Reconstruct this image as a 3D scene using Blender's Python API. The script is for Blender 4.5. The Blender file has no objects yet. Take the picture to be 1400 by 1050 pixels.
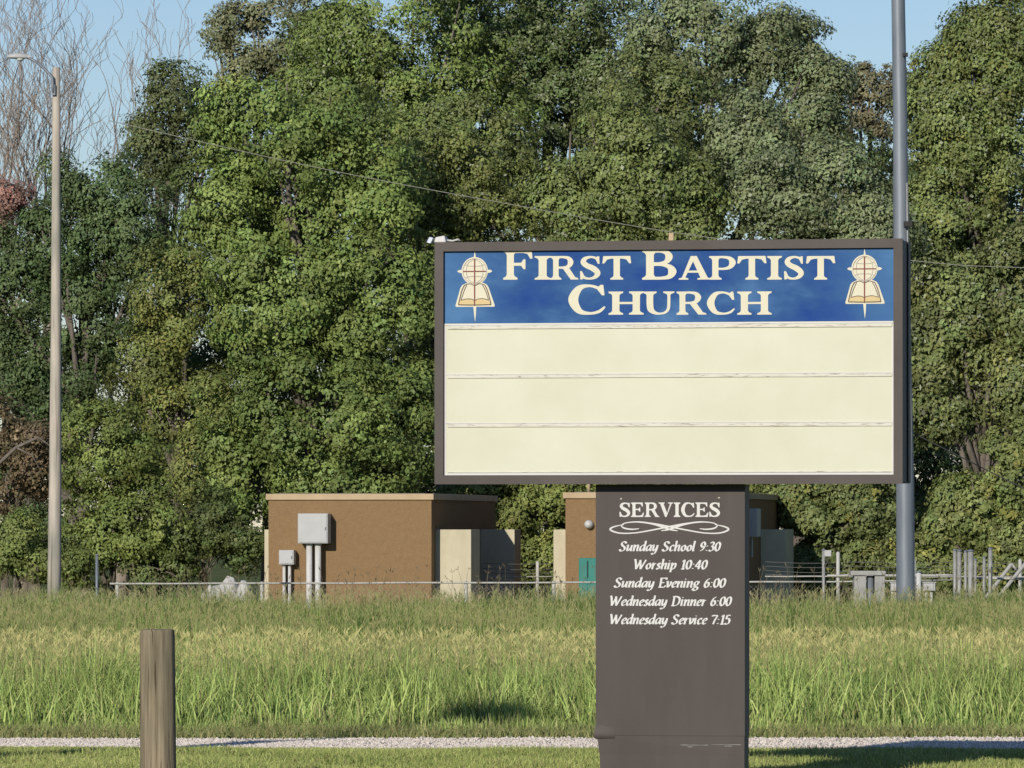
import bpy, bmesh, math, random
import numpy as np
from mathutils import Vector

R = math.radians
SC = bpy.context.scene
COL = SC.collection

# ------------------------------------------------------------------ camera, sky, sun
F = 8400.0            # focal length in pixels of the 1400 px wide photograph
HY = 720.0            # image row of the horizon
CZ = 1.385            # eye height above the ground at the sign
cam_d = bpy.data.cameras.new('camera')
cam = bpy.data.objects.new('camera', cam_d)
COL.objects.link(cam)
cam.location = (0, 0, CZ)
cam.rotation_euler = (R(90), 0, 0)
cam_d.sensor_width = 36.0
cam_d.lens = 36.0 * F / 1400.0
cam_d.shift_y = (HY - 525.0) / 1400.0
cam_d.clip_start = 0.5
cam_d.clip_end = 8000
SC.camera = cam

SUN_AZ, SUN_EL = 22.0, 20.0
w = bpy.data.worlds.new('World')
SC.world = w
w.use_nodes = True
nt = w.node_tree
sky = nt.nodes.new('ShaderNodeTexSky')
sky.sky_type = 'NISHITA'
sky.sun_disc = False
sky.sun_elevation = R(SUN_EL)
sky.sun_rotation = R(180 + SUN_AZ)
sky.air_density = 1.0
sky.dust_density = 0.0
sky.ozone_density = 4.0
bg = nt.nodes['Background']
bg.inputs[1].default_value = 0.066
tint = nt.nodes.new('ShaderNodeMix')
tint.data_type = 'RGBA'
tint.blend_type = 'MULTIPLY'
tint.inputs[0].default_value = 1.0
tint.inputs[7].default_value = (1.0, 0.97, 1.07, 1)
nt.links.new(sky.outputs[0], tint.inputs[6])
nt.links.new(tint.outputs[2], bg.inputs[0])

sun_d = bpy.data.lights.new('sun', 'SUN')
sun_d.energy = 3.2
sun_d.angle = R(0.5)
sun_d.color = (1.0, 0.93, 0.82)
sun = bpy.data.objects.new('sun', sun_d)
COL.objects.link(sun)
sv = Vector((math.sin(R(SUN_AZ)) * math.cos(R(SUN_EL)), math.cos(R(SUN_AZ)) * math.cos(R(SUN_EL)), -math.sin(R(SUN_EL))))
sun.rotation_euler = sv.to_track_quat('-Z', 'Y').to_euler()
sun.location = (-20, -40, 30)

SC.view_settings.view_transform = 'Standard'
SC.view_settings.look = 'None'
SC.view_settings.exposure = 0.38
SC.view_settings.gamma = 1.0
SC.cycles.max_bounces = 6
SC.cycles.transparent_max_bounces = 8


def W(px, py, Z):
    return Vector(((px - 700.0) / F * Z, Z, CZ + (HY - py) / F * Z))


def gz(y):
    if y <= 41: return 0.0
    if y <= 101: return -0.27 * (y - 41) / 60.0
    if y <= 107: return -0.27 - 0.45 * (y - 101) / 6.0
    return -0.72


gzv = np.vectorize(gz)

# ------------------------------------------------------------------ tagging
def tag(o, label=None, cat=None, group=None, kind=None):
    if label: o['label'] = label
    if cat: o['category'] = cat
    if group: o['group'] = group
    if kind: o['kind'] = kind
    return o


def empty(name, loc, rz=0.0, label=None, cat=None, group=None):
    o = bpy.data.objects.new(name, None)
    COL.objects.link(o)
    o.empty_display_size = 0.2
    o.location = loc
    o.rotation_euler = (0, 0, rz)
    return tag(o, label, cat, group)


# ------------------------------------------------------------------ materials
def mat(name, base, rough=0.7, var=0.0, scale=5.0, stretch=(1, 1, 1), bump=0.0, bscale=40.0,
        metal=0.0, spec=0.3, base2=None, detail=6.0, lo=0.3, hi=0.7, bdist=0.01):
    m = bpy.data.materials.new(name)
    m.use_nodes = True
    t = m.node_tree
    p = t.nodes['Principled BSDF']
    p.inputs['Roughness'].default_value = rough
    p.inputs['Metallic'].default_value = metal
    p.inputs['Specular IOR Level'].default_value = spec
    p.inputs['Base Color'].default_value = (*base, 1)
    tc = t.nodes.new('ShaderNodeTexCoord')
    mp = t.nodes.new('ShaderNodeMapping')
    mp.inputs['Scale'].default_value = stretch
    t.links.new(tc.outputs['Object'], mp.inputs[0])
    if var > 0 or base2:
        n = t.nodes.new('ShaderNodeTexNoise')
        n.inputs['Scale'].default_value = scale
        n.inputs['Detail'].default_value = detail
        n.inputs['Roughness'].default_value = 0.62
        t.links.new(mp.outputs[0], n.inputs[0])
        r = t.nodes.new('ShaderNodeValToRGB')
        r.color_ramp.elements[0].position = lo
        r.color_ramp.elements[1].position = hi
        c2 = base2 if base2 else tuple(min(1, c * (1 + var)) for c in base)
        c1 = base if base2 else tuple(c * (1 - var) for c in base)
        r.color_ramp.elements[0].color = (*c1, 1)
        r.color_ramp.elements[1].color = (*c2, 1)
        t.links.new(n.outputs[0], r.inputs[0])
        t.links.new(r.outputs[0], p.inputs['Base Color'])
    if bump > 0:
        n2 = t.nodes.new('ShaderNodeTexNoise')
        n2.inputs['Scale'].default_value = bscale
        n2.inputs['Detail'].default_value = 4
        t.links.new(mp.outputs[0], n2.inputs[0])
        b = t.nodes.new('ShaderNodeBump')
        b.inputs['Strength'].default_value = bump
        b.inputs['Distance'].default_value = bdist
        t.links.new(n2.outputs[0], b.inputs['Height'])
        t.links.new(b.outputs[0], p.inputs['Normal'])
    return m


def attr_mat(name, rough=0.55, spec=0.3, transl=0.25):
    m = bpy.data.materials.new(name)
    m.use_nodes = True
    t = m.node_tree
    p = t.nodes['Principled BSDF']
    a = t.nodes.new('ShaderNodeAttribute')
    a.attribute_name = 'tint'
    p.inputs['Roughness'].default_value = rough
    p.inputs['Specular IOR Level'].default_value = spec
    t.links.new(a.outputs['Color'], p.inputs['Base Color'])
    if transl > 0:
        tr = t.nodes.new('ShaderNodeBsdfTranslucent')
        t.links.new(a.outputs['Color'], tr.inputs[0])
        mx = t.nodes.new('ShaderNodeMixShader')
        mx.inputs[0].default_value = transl
        out = t.nodes['Material Output']
        t.links.new(p.outputs[0], mx.inputs[1])
        t.links.new(tr.outputs[0], mx.inputs[2])
        t.links.new(mx.outputs[0], out.inputs[0])
    return m


# ------------------------------------------------------------------ mesh helpers
class MB:
    def __init__(self):
        self.v, self.f, self.mi, self.sm = [], [], [], []

    def add(self, vs, fs, mi=0, smooth=False):
        o = len(self.v)
        self.v += [tuple(p) for p in vs]
        for f in fs:
            self.f.append([i + o for i in f])
            self.mi.append(mi)
            self.sm.append(smooth)

    def box(self, x0, x1, y0, y1, z0, z1, mi=0):
        vs = [(x0, y0, z0), (x1, y0, z0), (x1, y1, z0), (x0, y1, z0), (x0, y0, z1), (x1, y0, z1), (x1, y1, z1), (x0, y1, z1)]
        self.add(vs, [(0, 3, 2, 1), (4, 5, 6, 7), (0, 1, 5, 4), (1, 2, 6, 5), (2, 3, 7, 6), (3, 0, 4, 7)], mi)

    def tube(self, pts, rad, n=8, mi=0, cap=True):
        pts = [Vector(p) for p in pts]
        if not hasattr(rad, '__len__'): rad = [rad] * len(pts)
        vs, fs = [], []
        ref = Vector((0.31, 0.93, 0.17))
        for i, p in enumerate(pts):
            d = (pts[min(i + 1, len(pts) - 1)] - pts[max(i - 1, 0)])
            if d.length < 1e-9: d = Vector((0, 0, 1))
            d.normalize()
            a = d.cross(ref)
            if a.length < 0.05: a = d.cross(Vector((1, 0, 0)))
            a.normalize()
            b = d.cross(a)
            for k in range(n):
                t = 2 * math.pi * k / n
                vs.append(p + (a * math.cos(t) + b * math.sin(t)) * rad[i])
        for i in range(len(pts) - 1):
            for k in range(n):
                k2 = (k + 1) % n
                fs.append((i * n + k, i * n + k2, (i + 1) * n + k2, (i + 1) * n + k))
        self.add(vs, fs, mi, True)
        if cap:
            o = len(self.v) - len(vs)
            self.f.append([o + k for k in range(n)][::-1]); self.mi.append(mi); self.sm.append(False)
            self.f.append([o + (len(pts) - 1) * n + k for k in range(n)]); self.mi.append(mi); self.sm.append(False)

    def prism(self, pts, y0, y1, mi=0, side=None):
        """polygon given in (x, z), extruded between y0 (front) and y1"""
        n = len(pts)
        ar = sum(pts[i][0] * pts[(i + 1) % n][1] - pts[(i + 1) % n][0] * pts[i][1] for i in range(n))
        if ar < 0: pts = pts[::-1]
        vs = [(x, y0, z) for x, z in pts] + [(x, y1, z) for x, z in pts]
        fs = [tuple(range(n))]
        fs += [(i, i + n, (i + 1) % n + n, (i + 1) % n) for i in range(n)]
        self.add(vs, fs[:1], mi)
        self.add(vs, fs[1:], mi if side is None else side)

    def build(self, name, mats, parent=None, bevel=0.0, seg=2):
        me = bpy.data.meshes.new(name)
        me.from_pydata(self.v, [], self.f)
        if not isinstance(mats, (list, tuple)): mats = [mats]
        for m in mats: me.materials.append(m)
        me.polygons.foreach_set('material_index', self.mi)
        me.polygons.foreach_set('use_smooth', self.sm)
        me.update()
        o = bpy.data.objects.new(name, me)
        COL.objects.link(o)
        if parent: o.parent = parent
        if bevel > 0:
            b = o.modifiers.new('edge', 'BEVEL')
            b.width = bevel
            b.segments = seg
            b.limit_method = 'ANGLE'
            b.angle_limit = R(35)
        return o


def np_mesh(name, P, mats, tint=None, parent=None, smooth=False):
    """P: (N, k, 3) array of N separate k-gons; tint (N, 3) or (N, k, 3)"""
    N, k, _ = P.shape
    me = bpy.data.meshes.new(name)
    me.vertices.add(N * k)
    me.vertices.foreach_set('co', P.reshape(-1).astype(np.float32))
    me.loops.add(N * k)
    me.loops.foreach_set('vertex_index', np.arange(N * k, dtype=np.int32))
    me.polygons.add(N)
    me.polygons.foreach_set('loop_start', np.arange(0, N * k, k, dtype=np.int32))
    me.polygons.foreach_set('loop_total', np.full(N, k, dtype=np.int32))
    me.update(calc_edges=True)
    if tint is not None:
        a = me.color_attributes.new('tint', 'FLOAT_COLOR', 'POINT')
        if tint.ndim == 2: tint = np.repeat(tint[:, None, :], k, axis=1)
        c = np.ones((N * k, 4), np.float32)
        c[:, :3] = tint.reshape(-1, 3)
        a.data.foreach_set('color', c.reshape(-1))
    if not isinstance(mats, (list, tuple)): mats = [mats]
    for m in mats: me.materials.append(m)
    o = bpy.data.objects.new(name, me)
    COL.objects.link(o)
    if parent: o.parent = parent
    return o


# ------------------------------------------------------------------ materials in use
M = {}
M['soil'] = mat('field_soil', (0.055, 0.075, 0.022), 0.95, base2=(0.17, 0.19, 0.07), scale=1.6, bump=.6, bscale=25, bdist=0.04, detail=12, spec=.05)
M['gravel'] = mat('gravel_bed', (0.36, 0.32, 0.28), 0.9, base2=(0.64, 0.58, 0.52), scale=45, lo=0.35, hi=0.65, bump=0.8, bscale=60, bdist=0.02)
M['stone'] = attr_mat('gravel_stone', 0.85, 0.2, 0)
M['leaf'] = attr_mat('leaf', 0.55, 0.28, 0.16)
M['grass'] = attr_mat('grass_blade', 0.65, 0.12, 0.12)
M['bark'] = mat('bark', (0.09, 0.075, 0.06), 0.9, base2=(0.2, 0.17, 0.14), scale=6, stretch=(1, 1, .25), bump=0.6, bscale=20, bdist=.03)
M['pale_bark'] = mat('pale_bark', (0.32, 0.265, 0.22), 0.9, var=0.25, scale=4)
M['frame'] = mat('bronze_paint', (0.083, 0.069, 0.062), 0.6, var=0.14, scale=3.5, bump=.06, bscale=180, bdist=.002, spec=.25)
M['ped'] = mat('bronze_sheet', (0.054, 0.0435, 0.039), 0.58, base2=(0.080, 0.066, 0.060), scale=5.5, stretch=(1, 1, .22), bump=.10, bscale=9, bdist=.004, spec=.25, detail=11, lo=.22, hi=.8)
M['dark_metal'] = mat('dark_steel', (0.023, 0.021, 0.020), 0.6, var=.2, scale=6)
M['cream_ink'] = mat('cream_vinyl', (0.631, 0.593, 0.447), 0.5, var=.03, scale=9)
M['white_ink'] = mat('white_vinyl', (0.616, 0.608, 0.585), 0.5, var=.03, scale=9)
M['track'] = mat('clear_track', (0.554, 0.539, 0.462), 0.35, base2=(0.662, 0.654, 0.585), scale=7, stretch=(1, 1, 5), spec=.4)
M['brown_ink'] = mat('brown_line', (0.10, 0.06, 0.045), 0.6)
M['grey_ink'] = mat('grey_line', (0.42, 0.38, 0.34), 0.6)
M['tan_ink'] = mat('tan_page', (0.601, 0.462, 0.231), 0.6)
M['red_ink'] = mat('dark_red_line', (0.20, 0.05, 0.045), 0.6)
M['stucco'] = mat('brown_stucco', (0.222, 0.140, 0.070), 0.92, base2=(0.275, 0.177, 0.093), scale=13, stretch=(1, 1, .7), bump=.9, bscale=45, bdist=.02, spec=.1, detail=13, lo=.25, hi=.75)
M['cream'] = mat('cream_paint', (0.46, 0.41, 0.285), 0.85, base2=(0.58, 0.525, 0.385), scale=2.5, stretch=(1, 1, .5), spec=.15, bump=.2, bscale=30)
M['coping'] = mat('tan_coping', (0.462, 0.347, 0.216), 0.8, var=.1, scale=3, spec=.2)
M['roof'] = mat('roof_sheet', (0.16, 0.15, 0.14), 0.9, var=.2, scale=2)
M['boxgrey'] = mat('grey_enamel', (0.431, 0.431, 0.424), 0.5, var=.06, scale=5)
M['white_pipe'] = mat('white_pipe', (0.477, 0.470, 0.447), 0.55, base2=(0.601, 0.593, 0.578), scale=7, stretch=(1, 1, .4))
M['galv'] = mat('galvanised_steel', (0.14, 0.162, 0.19), 0.5, base2=(0.215, 0.24, 0.27), scale=5, stretch=(1, 1, .15), metal=0.2, spec=.4)
M['galv_pale'] = mat('weathered_zinc', (0.25, 0.25, 0.24), 0.6, base2=(0.37, 0.37, 0.35), scale=9, metal=.2)
M['rail'] = mat('pale_rail', (0.424, 0.416, 0.377), 0.55, var=.12, scale=4)
M['strand'] = mat('strand_wire', (0.13, 0.13, 0.125), 0.6)
M['wire'] = mat('dark_wire', (0.06, 0.06, 0.06), 0.6)
M['teal'] = mat('teal_paint', (0.027, 0.193, 0.158), 0.5, var=.12, scale=3)
M['concrete'] = mat('pale_concrete', (0.254, 0.254, 0.239), 0.9, base2=(0.385, 0.385, 0.362), scale=5, bump=.3, bscale=40)
M['rock'] = mat('pale_rock', (0.32, 0.31, 0.29), 0.95, base2=(0.56, 0.54, 0.51), scale=5, bump=.6, bscale=15, bdist=.03)
M['plastic'] = mat('white_plastic', (0.62, 0.66, 0.72), 0.4, var=.08, scale=20)
M['cable'] = mat('pale_cable', (0.22, 0.22, 0.18), 0.6)
M['glass'] = mat('lamp_glass', (0.55, 0.57, 0.58), 0.25, spec=.5)


def wood_mat(name, c1, c2, crack=0.5, ring=28):
    m = bpy.data.materials.new(name)
    m.use_nodes = True
    t = m.node_tree
    p = t.nodes['Principled BSDF']
    p.inputs['Roughness'].default_value = 0.9
    p.inputs['Specular IOR Level'].default_value = 0.15
    tc = t.nodes.new('ShaderNodeTexCoord')

    def noise(sc, st, det):
        mp = t.nodes.new('ShaderNodeMapping')
        mp.inputs['Scale'].default_value = st
        n = t.nodes.new('ShaderNodeTexNoise')
        n.inputs['Scale'].default_value = sc
        n.inputs['Detail'].default_value = det
        t.links.new(tc.outputs['Object'], mp.inputs[0])
        t.links.new(mp.outputs[0], n.inputs[0])
        return n

    def ramp(src, a, b, ca, cb):
        r = t.nodes.new('ShaderNodeValToRGB')
        r.color_ramp.elements[0].position = a
        r.color_ramp.elements[1].position = b
        r.color_ramp.elements[0].color = (*ca, 1)
        r.color_ramp.elements[1].color = (*cb, 1)
        t.links.new(src, r.inputs[0])
        return r

    def mult(a, b, fac):
        x = t.nodes.new('ShaderNodeMix')
        x.data_type = 'RGBA'
        x.blend_type = 'MULTIPLY'
        x.inputs[0].default_value = fac
        t.links.new(a, x.inputs[6])
        t.links.new(b, x.inputs[7])
        return x.outputs[2]

    grain = noise(ring, (1, 1, 0.05), 8)
    big = noise(3.0, (1, 1, 0.35), 5)
    crk = noise(ring * 1.1, (1, 1, 0.03), 3)
    g = ramp(grain.outputs[0], 0.32, 0.68, c1, c2)
    b = ramp(big.outputs[0], 0.3, 0.7, (0.58, 0.60, 0.54), (1.12, 1.04, 0.95))
    k = ramp(crk.outputs[0], 0.35, 0.41, (0.18, 0.15, 0.13), (1, 1, 1))
    c = mult(mult(g.outputs[0], b.outputs[0], 1.0), k.outputs[0], crack)
    t.links.new(c, p.inputs['Base Color'])
    bp = t.nodes.new('ShaderNodeBump')
    bp.inputs['Strength'].default_value = 0.6
    bp.inputs['Distance'].default_value = 0.006
    t.links.new(grain.outputs[0], bp.inputs['Height'])
    t.links.new(bp.outputs[0], p.inputs['Normal'])
    return m


M['post_wood'] = wood_mat('weathered_post_wood', (0.19, 0.16, 0.115), (0.34, 0.295, 0.22), 0.8, 60)
M['pole_wood'] = wood_mat('bleached_pole_wood', (0.40, 0.37, 0.335), (0.55, 0.515, 0.475), 0.45, 16)


def panel_blue():
    m = bpy.data.materials.new('blue_panel')
    m.use_nodes = True
    t = m.node_tree
    p = t.nodes['Principled BSDF']
    p.inputs['Roughness'].default_value = 0.6
    p.inputs['Specular IOR Level'].default_value = 0.08
    tc = t.nodes.new('ShaderNodeTexCoord')
    mp = t.nodes.new('ShaderNodeMapping')
    mp.inputs['Scale'].default_value = (1.0, 1.0, 1.9)
    t.links.new(tc.outputs['Object'], mp.inputs[0])
    n = t.nodes.new('ShaderNodeTexNoise')
    n.inputs['Scale'].default_value = 2.6
    n.inputs['Detail'].default_value = 7
    n.inputs['Roughness'].default_value = 0.58
    t.links.new(mp.outputs[0], n.inputs[0])
    r = t.nodes.new('ShaderNodeValToRGB')
    e = r.color_ramp.elements
    e[0].position = 0.32; e[0].color = (0.014, 0.055, 0.235, 1)
    e[1].position = 0.70; e[1].color = (0.075, 0.175, 0.355, 1)
    x = e.new(0.5); x.color = (0.030, 0.092, 0.245, 1)
    t.links.new(n.outputs[0], r.inputs[0])
    # sun-bleached ends of the printed panel
    g = t.nodes.new('ShaderNodeSeparateXYZ')
    t.links.new(tc.outputs['Object'], g.inputs[0])
    ab = t.nodes.new('ShaderNodeMath'); ab.operation = 'ABSOLUTE'
    t.links.new(g.outputs[0], ab.inputs[0])
    mr = t.nodes.new('ShaderNodeMapRange')
    mr.inputs[1].default_value = 0.80; mr.inputs[2].default_value = 1.15
    mr.inputs[3].default_value = 0.0; mr.inputs[4].default_value = 0.55
    t.links.new(ab.outputs[0], mr.inputs[0])
    mx = t.nodes.new('ShaderNodeMix'); mx.data_type = 'RGBA'
    t.links.new(mr.outputs[0], mx.inputs[0])
    t.links.new(r.outputs[0], mx.inputs[6])
    mx.inputs[7].default_value = (0.075, 0.19, 0.37, 1)
    t.links.new(mx.outputs[2], p.inputs['Base Color'])
    return m


M['blue'] = panel_blue()
M['message'] = mat('cream_acrylic', (0.570, 0.560, 0.425), 0.45, base2=(0.630, 0.622, 0.495), scale=2.3, detail=11, spec=.2)


def stain_track():
    m = mat('stained_track', (0.54, 0.52, 0.44), 0.45, base2=(0.65, 0.63, 0.54), scale=6, stretch=(1, 1, 6), spec=.3)
    t = m.node_tree
    p = t.nodes['Principled BSDF']
    src = p.inputs['Base Color'].links[0].from_socket
    tc = t.nodes.new('ShaderNodeTexCoord')
    mp = t.nodes.new('ShaderNodeMapping')
    mp.inputs['Scale'].default_value = (1, 1, 14)
    t.links.new(tc.outputs['Object'], mp.inputs[0])
    n = t.nodes.new('ShaderNodeTexNoise')
    n.inputs['Scale'].default_value = 11
    n.inputs['Detail'].default_value = 8
    n.inputs['Distortion'].default_value = 1.5
    t.links.new(mp.outputs[0], n.inputs[0])
    r = t.nodes.new('ShaderNodeValToRGB')
    r.color_ramp.elements[0].position = 0.34
    r.color_ramp.elements[0].color = (0.30, 0.22, 0.20, 1)
    r.color_ramp.elements[1].position = 0.44
    r.color_ramp.elements[1].color = (1, 1, 1, 1)
    t.links.new(n.outputs[0], r.inputs[0])
    x = t.nodes.new('ShaderNodeMix'); x.data_type = 'RGBA'; x.blend_type = 'MULTIPLY'
    x.inputs[0].default_value = 0.75
    t.links.new(src, x.inputs[6]); t.links.new(r.outputs[0], x.inputs[7])
    t.links.new(x.outputs[2], p.inputs['Base Color'])
    return m


M['track_stained'] = stain_track()

# ------------------------------------------------------------------ ground, gravel track
g = MB()
ys = [-80, 0, 20, 30, 36, 38, 41, 46, 52, 60, 70, 80, 90, 101, 104, 107, 112, 130, 160, 250, 600, 2500]
xs = [-2500, -600, -150, -60, -30, -15, -8, 0, 8, 15, 30, 60, 150, 600, 2500]
vs = [(x, y, gz(y)) for y in ys for x in xs]
nx = len(xs)
fs = [(j * nx + i, j * nx + i + 1, (j + 1) * nx + i + 1, (j + 1) * nx + i) for j in range(len(ys) - 1) for i in range(nx - 1)]
g.add(vs, fs, 0, True)
tag(g.build('ground', M['soil']), kind='structure')

rng = np.random.default_rng(7)
GX0, GX1 = -16.0, 16.0


def gravel_near(x): return 38.1 - 0.085 * x + 0.06 * math.sin(x * 1.7) + 0.04 * math.sin(x * 4.3 + 1)
def gravel_far(x): return 39.95 + 0.03 * x + 0.05 * math.sin(x * 2.1 + 2) + 0.04 * math.sin(x * 5.1)


g = MB()
n = 161
vs = []
for i in range(n):
    x = GX0 + (GX1 - GX0) * i / (n - 1)
    vs += [(x, gravel_near(x), 0.006), (x, gravel_far(x), 0.006)]
g.add(vs, [(2 * i, 2 * i + 2, 2 * i + 3, 2 * i + 1) for i in range(n - 1)])
tag(g.build('gravel_track', M['gravel']), kind='structure')

# loose stones
N = 34000
x = rng.uniform(-6, 6, N)
gn = np.array([gravel_near(v) for v in x]); gf = np.array([gravel_far(v) for v in x])
y = gn + (gf - gn) * rng.uniform(-0.03, 1.03, N)
s = rng.uniform(0.004, 0.0115, N) * (1 + 0.7 * (rng.random(N) > 0.96))
base = np.stack([x, y, 0.006 + s * 0.35], 1)
oct_v = np.array([[1, 0, 0], [0, 1, 0], [-1, 0, 0], [0, -1, 0], [0, 0, 1], [0, 0, -1]], float)
jit = oct_v[None] * rng.uniform(0.6, 1.25, (N, 6, 3))
ang = rng.uniform(0, 6.28, N)
ca, sa = np.cos(ang)[:, None], np.sin(ang)[:, None]
jx = jit[..., 0] * ca - jit[..., 1] * sa
jy = jit[..., 0] * sa + jit[..., 1] * ca
jit = np.stack([jx, jy, jit[..., 2] * 0.75], 2)
V = base[:, None, :] + jit * s[:, None, None]
tri = np.array([[0, 1, 4], [1, 2, 4], [2, 3, 4], [3, 0, 4], [1, 0, 5], [2, 1, 5], [3, 2, 5], [0, 3, 5]])
P = V[:, tri, :].reshape(-1, 3, 3)
v = rng.uniform(0.50, 0.76, N)
tc_ = np.stack([v, v * 0.89, v * 0.78], 1)
tag(np_mesh('loose_gravel', P, M['stone'], np.repeat(tc_, 8, axis=0)),
    'loose pale crushed stones spread along the gravel track', 'gravel', kind='stuff')


# ------------------------------------------------------------------ grass
def blades(x, y, z, h, wd, lean, col, rng, segs=3, tipcol=None):
    """curved tapering blades as quads; returns (N*segs, 4, 3) and tints"""
    N = len(x)
    a = rng.uniform(0, 2 * np.pi, N)             # bend direction
    dx, dy = np.cos(a), np.sin(a)
    f = rng.uniform(-0.9, 0.9, N)                # blade faces roughly the viewer's side, spread widely
    sx, sy = np.cos(f), np.sin(f)
    pts = []
    for i in range(segs + 1):
        t = i / segs
        off = lean * h * t ** 1.8
        zz = z + h * (t - 0.28 * (lean) * t ** 2.2)
        cx, cy = x + dx * off, y + dy * off
        ww = wd * (1 - t ** 1.6) * 0.5 + 0.0006
        pts.append((np.stack([cx - sx * ww, cy - sy * ww, zz], 1), np.stack([cx + sx * ww, cy + sy * ww, zz], 1)))
    P = np.empty((segs, N, 4, 3), np.float32)
    T = np.empty((segs, N, 4, 3), np.float32)
    for i in range(segs):
        P[i, :, 0], P[i, :, 1], P[i, :, 2], P[i, :, 3] = pts[i][0], pts[i][1], pts[i + 1][1], pts[i + 1][0]
        for c in range(4):
            T[i, :, c] = col
        if tipcol is not None and i == segs - 1:
            T[i, :, 2] = tipcol; T[i, :, 3] = tipcol
    return P.reshape(-1, 4, 3), T.reshape(-1, 4, 3)


def heads(x, y, z, h, lean, hl, hw, col, stem, rng):
    """flowering stalks: a thin stem and an open, drooping seed head"""
    N = len(x)
    a = rng.uniform(0, 2 * np.pi, N)
    dx, dy = np.cos(a), np.sin(a)
    tx, ty, tz = x + dx * lean * h, y + dy * lean * h, z + h
    wv = 0.0035
    P1 = np.empty((N, 4, 3), np.float32)
    P1[:, 0] = np.stack([x - wv, y, z], 1); P1[:, 1] = np.stack([x + wv, y, z], 1)
    P1[:, 2] = np.stack([tx + wv * .6, ty, tz], 1); P1[:, 3] = np.stack([tx - wv * .6, ty, tz], 1)
    out, tin = [P1], [np.repeat(stem[:, None], 4, 1)]
    for k in range(3):
        b = a + rng.uniform(-1.6, 1.6, N)
        ex = tx + np.cos(b) * hl * rng.uniform(.3, .9, N)
        ey = ty + np.sin(b) * hl * rng.uniform(.3, .9, N)
        ez = tz + hl * rng.uniform(.25, 1.0, N)
        mx, my, mz = (tx + ex) / 2, (ty + ey) / 2, (tz + ez) / 2
        P2 = np.empty((N, 4, 3), np.float32)
        P2[:, 0] = np.stack([tx, ty, tz], 1)
        P2[:, 1] = np.stack([mx + hw, my, mz], 1)
        P2[:, 2] = np.stack([ex, ey, ez], 1)
        P2[:, 3] = np.stack([mx - hw, my, mz], 1)
        out.append(P2); tin.append(np.repeat(col[:, None], 4, 1))
    return np.concatenate(out), np.concatenate(tin)


def mix(c1, c2, t): return np.array(c1)[None] * (1 - t)[:, None] + np.array(c2)[None] * t[:, None]


def patch(x, y, s, ph=0):
    """smooth patchiness 0..1"""
    v = np.sin(x * s + ph) * np.cos(y * s * .8 + ph * 2) + 0.6 * np.sin(x * s * 2.3 + y * s * 1.1 + ph) + 0.4 * np.sin(x * s * 4.1 - y * s * 2.7)
    return np.clip(0.5 + v * 0.28, 0, 1)


def scatter(y0, y1, dens, rng, margin=1.14):
    """random points in the strip of ground the picture takes in, with a margin"""
    A = (y1 ** 2 - y0 ** 2) / 2 / 6.0 * margin
    N = int(A * dens)
    yy = np.sqrt(rng.uniform(y0 ** 2, y1 ** 2, N))
    xx = rng.uniform(-1, 1, N) * yy / 12.0 * margin
    return xx, yy


rng = np.random.default_rng(11)
GP, GT = [], []
G_BRIGHT, G_DEEP = (0.44, 0.53, 0.16), (0.105, 0.195, 0.05)
G_STRAW, G_OLIVE, G_DARK = (0.48, 0.43, 0.22), (0.225, 0.295, 0.078), (0.045, 0.095, 0.02)
G_SEED = (0.30, 0.235, 0.155)
zones = [  # y0, y1, blades per m2, height, blade width
    (40.45, 43.0, 2300, 0.54, 0.009), (43.0, 47.0, 1300, 0.54, 0.0095), (47, 56, 700, 0.52, 0.0105),
    (56, 72, 480, 0.50, 0.012), (72, 92, 360, 0.47, 0.014), (92, 106, 330, 0.56, 0.015)]
for (y0, y1, dn, hh, wd) in zones:
    x, y = scatter(y0, y1, dn, rng)
    N = len(x)
    nt_ = max(8, int(N / (34 if y0 < 50 else 22)))
    tx, ty = scatter(y0, y1, dn / (34 if y0 < 50 else 22), rng)
    nt_ = len(tx)
    own = rng.integers(0, nt_, N)
    inn = rng.random(N) < .72
    sp_ = rng.uniform(.03, .11, nt_)[own] * (1.0 if y0 < 50 else 1.5)
    x = np.where(inn, tx[own] + rng.normal(size=N) * sp_, x)
    y = np.where(inn, np.clip(ty[own] + rng.normal(size=N) * sp_, 40.42, 106), y)
    th = np.where(inn, rng.uniform(.62, 1.22, nt_)[own], .8)
    tb = np.where(inn, rng.normal(1.0, .25, nt_)[own], .85)
    pt = patch(x, y, 1.3, 1.0)
    edge = np.clip((y - 40.4) / 1.0, 0.22, 1.0)
    h = hh * rng.uniform(0.45, 1.08, N) * th * (0.74 + 0.42 * pt) * edge * (1 + .55 * (patch(x, y * .2, .9, 4.0) - .55) * (y > 60))
    r = rng.random(N)
    far = np.clip((y - 46.5) / 4.5, 0, 1)
    c = mix(G_DEEP, G_BRIGHT, np.clip(r * 0.9 + 0.25 * pt - .05, 0, 1))
    pf = patch(x, y * .35, 0.6, 2.2)
    c2 = mix(G_DARK, G_OLIVE, np.clip(r * 1.0 + .5 * pf - .3, 0, 1))
    c = c * (1 - far)[:, None] + c2 * far[:, None]
    dry = rng.random(N) < (0.07 + 0.20 * (y < 41.1) * patch(x, y, 2.2, 5.0))
    c[dry] = mix(G_STRAW, (0.26, 0.25, 0.10), rng.random(dry.sum()))
    c = np.clip(c * tb[:, None], .01, .8)
    lean = rng.uniform(0.05, 0.62, N) ** 1.2
    p, t = blades(x, y, gzv(y), h, wd * rng.uniform(.6, 1.3, N), lean, c, rng, 3)
    GP.append(p); GT.append(t)
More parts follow.
